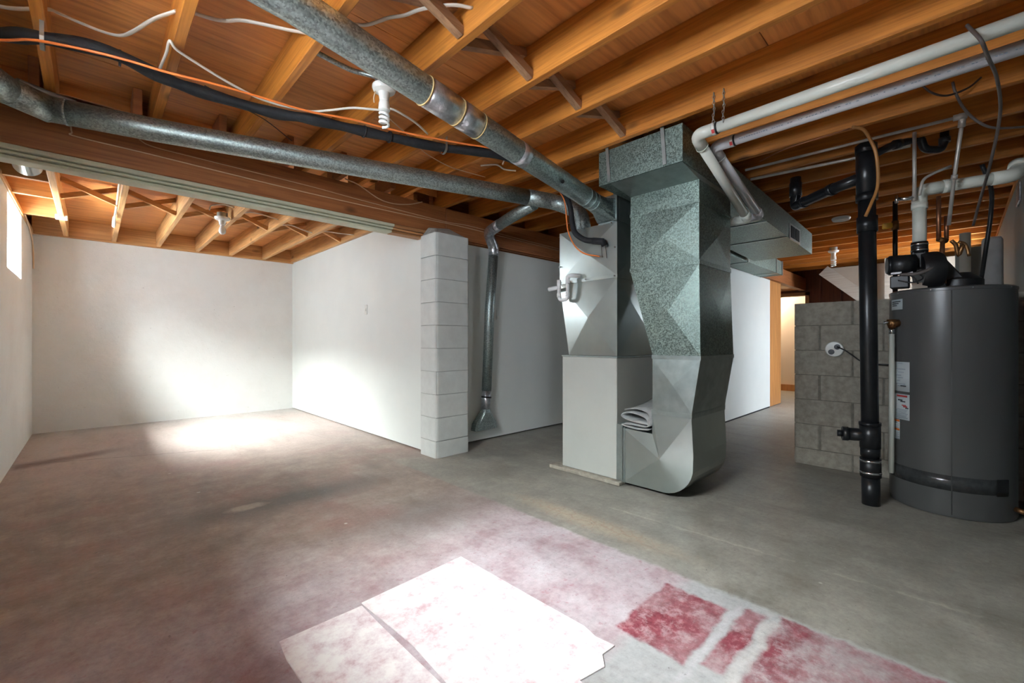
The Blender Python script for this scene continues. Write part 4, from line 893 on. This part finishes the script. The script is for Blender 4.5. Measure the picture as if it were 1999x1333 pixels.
for pt_ in (P_, Q_):
    for k in range(4):
        a = math.radians(170 + k * 11); vs.append(pt_ + Vector((0.0345 * math.cos(a), 0, 0.0345 * math.sin(a))))
add('red_sticker', vs, [(k, k + 1, k + 5, k + 4) for k in range(3)], 'red', ex)

# ------------------------------------------------------------------ water, gas and waste pipes by the heater
gp = empty('gas_pipe', (3.93, 0.30, 1.0)); tag(gp, 'black iron gas pipe with yellow valve handle behind the blower', 'pipe')
tube('pipe', [(3.93, 0.30, 1.346), (3.93, 0.30, 1.975)], 0.0135, 'abs', gp, 12)
tube('valve_body', [(3.93, 0.30, 1.78), (3.93, 0.30, 1.84)], 0.02, 'brass', gp, 10)
add('valve_handle', bv(3.895, 3.908, 0.31, 0.365, 1.79, 1.83), BF, 'yellow', gp, bevel=0.006)
w1 = empty('water_pipe', (3.42, 0.5, 2.26)); tag(w1, 'long silver water pipe under the joists with drop at right', 'pipe')
tube('straight_run', [(3.40, 1.075, 2.262), (3.445, -0.018, 2.262)], 0.009, 'silverpipe', w1, 12)
tube('drop', [(3.445, -0.018, 2.262), (3.60, 0.015, 1.99), (3.70, 0.04, 1.72)], 0.0095, 'silverpipe', w1, 12)
for pa_, ra_ in [([(3.442, 0.02, 2.262), (3.446, -0.035, 2.262)], 0.016), ([(3.445, -0.018, 2.28), (3.47, -0.012, 2.21)], 0.016), ([(3.60, 0.015, 1.99), (3.61, 0.018, 1.965)], 0.015)]: tube('fitting', pa_, ra_, 'silverpipe', w1, 10)
w2 = empty('water_pipe', (3.63, 0.65, 2.24)); tag(w2, 'second silver water pipe passing behind the black stack', 'pipe')
tube('straight_run', [(3.575, 1.094, 2.245), (3.66, 0.467, 2.245), (3.675, 0.207, 2.245)], 0.010, 'silverpipe', w2, 12)
tube('upright', [(3.613, 0.187, 2.30), (3.613, 0.187, 1.88)], 0.010, 'silverpipe', w2, 12)
for pa_, ra_ in [([(3.60, 0.26, 1.905), (3.615, 0.187, 1.90)], 0.012), ([(3.598, 0.268, 1.88), (3.598, 0.268, 1.93)], 0.009)]: tube('shutoff_valve', pa_, ra_, 'chrome', w2, 10)
tag(tube('water_pipe', fillet([(3.655, 0.03, 2.06), (3.62, 0.10, 2.03), (3.585, 0.150, 1.995), (3.572, 0.162, 1.90)], 0.06), 0.008, 'silverpipe', None, 10), 'bent silver pipe joining the drop to the exhaust elbow', 'pipe')
cw = empty('copper_pipe', (3.69, 0.07, 1.345)); tag(cw, 'copper pipe with brass union rising from the heater top', 'pipe')
tube('nipple', [(3.69, 0.071, 1.343), (3.69, 0.071, 1.40)], 0.019, 'chrome', cw, 12)
tube('union', [(3.69, 0.071, 1.37), (3.69, 0.071, 1.425)], 0.022, 'brass', cw, 6)
tube('pipe', [(3.69, 0.071, 1.42), (3.694, 0.066, 1.64)], 0.0115, 'copper', cw, 12)
tube('tee', [(3.68, 0.085, 1.64), (3.715, 0.05, 1.63)], 0.015, 'brass', cw, 10)
for x, y, z1 in ((3.682, 0.083, 1.90), (3.712, 0.05, 1.78)): tube('pipe', [(x, y, 1.64), (x, y, z1)], 0.0115, 'copper', cw, 12)
for pa_, ra_ in [(catmull([(3.73, 0.03, 1.63), (3.74, 0.01, 1.60), (3.75, 0.0, 1.54), (3.745, -0.02, 1.60)], 4), 0.011), (catmull([(3.745, 0.0, 1.62), (3.755, -0.03, 1.60), (3.76, -0.045, 1.53)], 4), 0.009)]: tube('valve_cluster', pa_, ra_, 'brass', cw, 8)
tag(tube('waste_hose', [(3.215, 0.435, 2.285), (3.26, 0.39, 2.268), (3.293, 0.359, 2.203), (3.314, 0.338, 2.128), (3.323, 0.329, 2.007), (3.319, 0.334, 1.916), (3.293, 0.359, 1.826), (3.271, 0.380, 1.759)], 0.009, 'hose', None, 10, True), 'amber drain hose curving down in front of the black stack', 'hose')
cable('grey_cable', [(2.467, -0.024, 2.261), (2.416, -0.030, 2.222), (2.329, -0.058, 2.118), (2.468, -0.081, 2.104), (2.669, -0.109, 2.109), (2.937, -0.132, 2.098), (3.083, -0.134, 2.056), (3.215, -0.123, 1.979), (3.371, -0.107, 1.898), (3.611, -0.089, 1.838), (3.828, -0.063, 1.724)], 0.0065, 'greycable', 'thick grey cable looping over the vent pipes at the right')
cable('grey_cable', [(3.144, 0.02, 2.34), (3.149, 0.011, 2.288), (3.177, -0.017, 2.210), (3.224, -0.062, 2.145), (3.289, -0.125, 2.106), (3.40, -0.232, 2.111), (3.45, -0.30, 2.12)], 0.006, 'greycable', 'grey cable drooping below joists near the right wall')
cable('grey_cable', [(3.0, 0.17, 2.36), (3.022, 0.134, 2.327), (3.065, 0.092, 2.283), (3.121, 0.038, 2.270), (3.196, -0.035, 2.309), (3.24, -0.08, 2.36)], 0.005, 'wire', 'thin dark wire slung between joists above the silver pipe')
cable('grey_cable', [(3.9, -0.10, 2.10), (3.95, -0.14, 1.95), (4.02, -0.14, 1.8), (4.02, -0.12, 1.6), (3.97, -0.10, 1.42), (3.95, -0.09, 1.348)], 0.011, 'blackplastic', 'black power cord hanging behind the exhaust pipe to heater top')
cable('copper_wire', [(3.30, 0.95, 2.26), (3.25, 0.80, 2.275), (3.24, 0.6, 2.283), (3.235, 0.45, 2.287)], 0.004, 'copper', 'thin copper wire running along a joist left of the stack')
# white uprights behind the heater
tag(tube('white_pipe', [(5.21, -0.039, 0.0), (5.21, -0.039, 1.92)], 0.034, 'pvc', None, 18), 'slim white upright pipe behind the water heater', 'pipe')
tag(tube('insulated_pipe', [(5.377, -0.197, 0.0), (5.377, -0.197, 1.86), (5.377, -0.197, 1.885)], [0.062, 0.062, 0.05], 'insul', None, 20), 'fat white wrapped upright pipe by the right wall', 'pipe')
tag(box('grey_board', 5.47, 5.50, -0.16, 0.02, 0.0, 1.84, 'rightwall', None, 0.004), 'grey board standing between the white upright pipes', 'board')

tag(box('foil_patch', 4.86, 5.10, YR + 0.001, YR + 0.012, 2.05, 2.19, 'tape', None, 0.003), 'small shiny foil patch high on the grey wall at the right edge', 'foil patch')

# ------------------------------------------------------------------ stair behind the half wall
sr = empty('stair', (8.5, 0.6, 0)); tag(sr, 'pale painted stair stringer and drywall beyond the block wall', 'stair')
beamlike('stringer', (8.5, 1.52, 2.17), (8.5, -0.22, 0.527), 0.04, 0.17, 'stringer', sr, (0, 0, 1))
add('drywall_panel', [(8.55, 1.44, 2.2), (8.55, -0.29, 0.60), (8.55, -0.29, 2.2), (8.56, 1.44, 2.2), (8.56, -0.3, 0.60), (8.56, -0.3, 2.2)], [(0, 1, 2), (3, 5, 4), (0, 3, 4, 1), (1, 4, 5, 2), (2, 5, 3, 0)], 'drywall', sr)
box('corner_post', 8.42, 8.5, 0.66, 0.76, 1.2, 2.25, 'stringer', sr)
for k in range(4): box('tread', 8.57, 9.5, 1.30 - 0.24 * (k + 1), 1.30 - 0.24 * k, 1.92 - 0.22 * k, 1.95 - 0.22 * k, 'beam', sr)
for y in (1.75, 1.45): box('wall_stud', 9.55, 9.6, y, y + 0.06, 0, 2.4, 'brownpanel', struct(empty('trim_far', (9.57, y, 0))))
tag(lathe('ceiling_cover', (5.4, 0.82, 2.235), [(0.075, 0.03), (0.08, 0.02), (0.07, 0.0), (0, -0.004)], 'porcelain', None, 20), 'round white cover plate on joists left of the stack', 'cover plate')

# ------------------------------------------------------------------ loose vinyl on the floor
def sheet(lbl, pts, lift):
    n = len(pts); vs = [(x, y, lift.get(i, 0.0) + 0.0005) for i, (x, y) in enumerate(pts)] + [(x, y, lift.get(i, 0.0) + 0.0045) for i, (x, y) in enumerate(pts)]
    cx, cy = sum(p[0] for p in pts) / n, sum(p[1] for p in pts) / n
    vs += [(cx, cy, 0.0005), (cx, cy, 0.0045)]; fs = []
    for k in range(n):
        j = (k + 1) % n; fs += [(k, j, 2 * n), (n + k, n + j, 2 * n + 1), (k, j, n + j, n + k)]
    return tag(add('vinyl_sheet', vs, fs, 'vinyl'), lbl, 'flooring', 'loose vinyl flooring')
sheet('large pale vinyl flooring sheet with a lifted corner at bottom centre', [(0.745, 1.60), (1.252, 1.637), (1.257, 1.2), (1.262, 0.93), (1.245, 0.87), (1.255, 0.80), (1.19, 0.805), (1.15, 0.77), (1.05, 0.79), (1.03, 0.70), (0.98, 0.50), (0.76, 0.45), (0.755, 1.0), (0.765, 1.26), (0.75, 1.49)], {0: 0.010, 14: 0.012, 13: 0.008})
sheet('narrow pinkish vinyl strip left of the pale sheet', [(0.745, 1.598), (0.455, 1.601), (0.446, 1.494), (0.449, 1.366), (0.44, 0.9), (0.45, 0.45), (0.742, 0.45), (0.745, 1.0), (0.742, 1.45)], {})
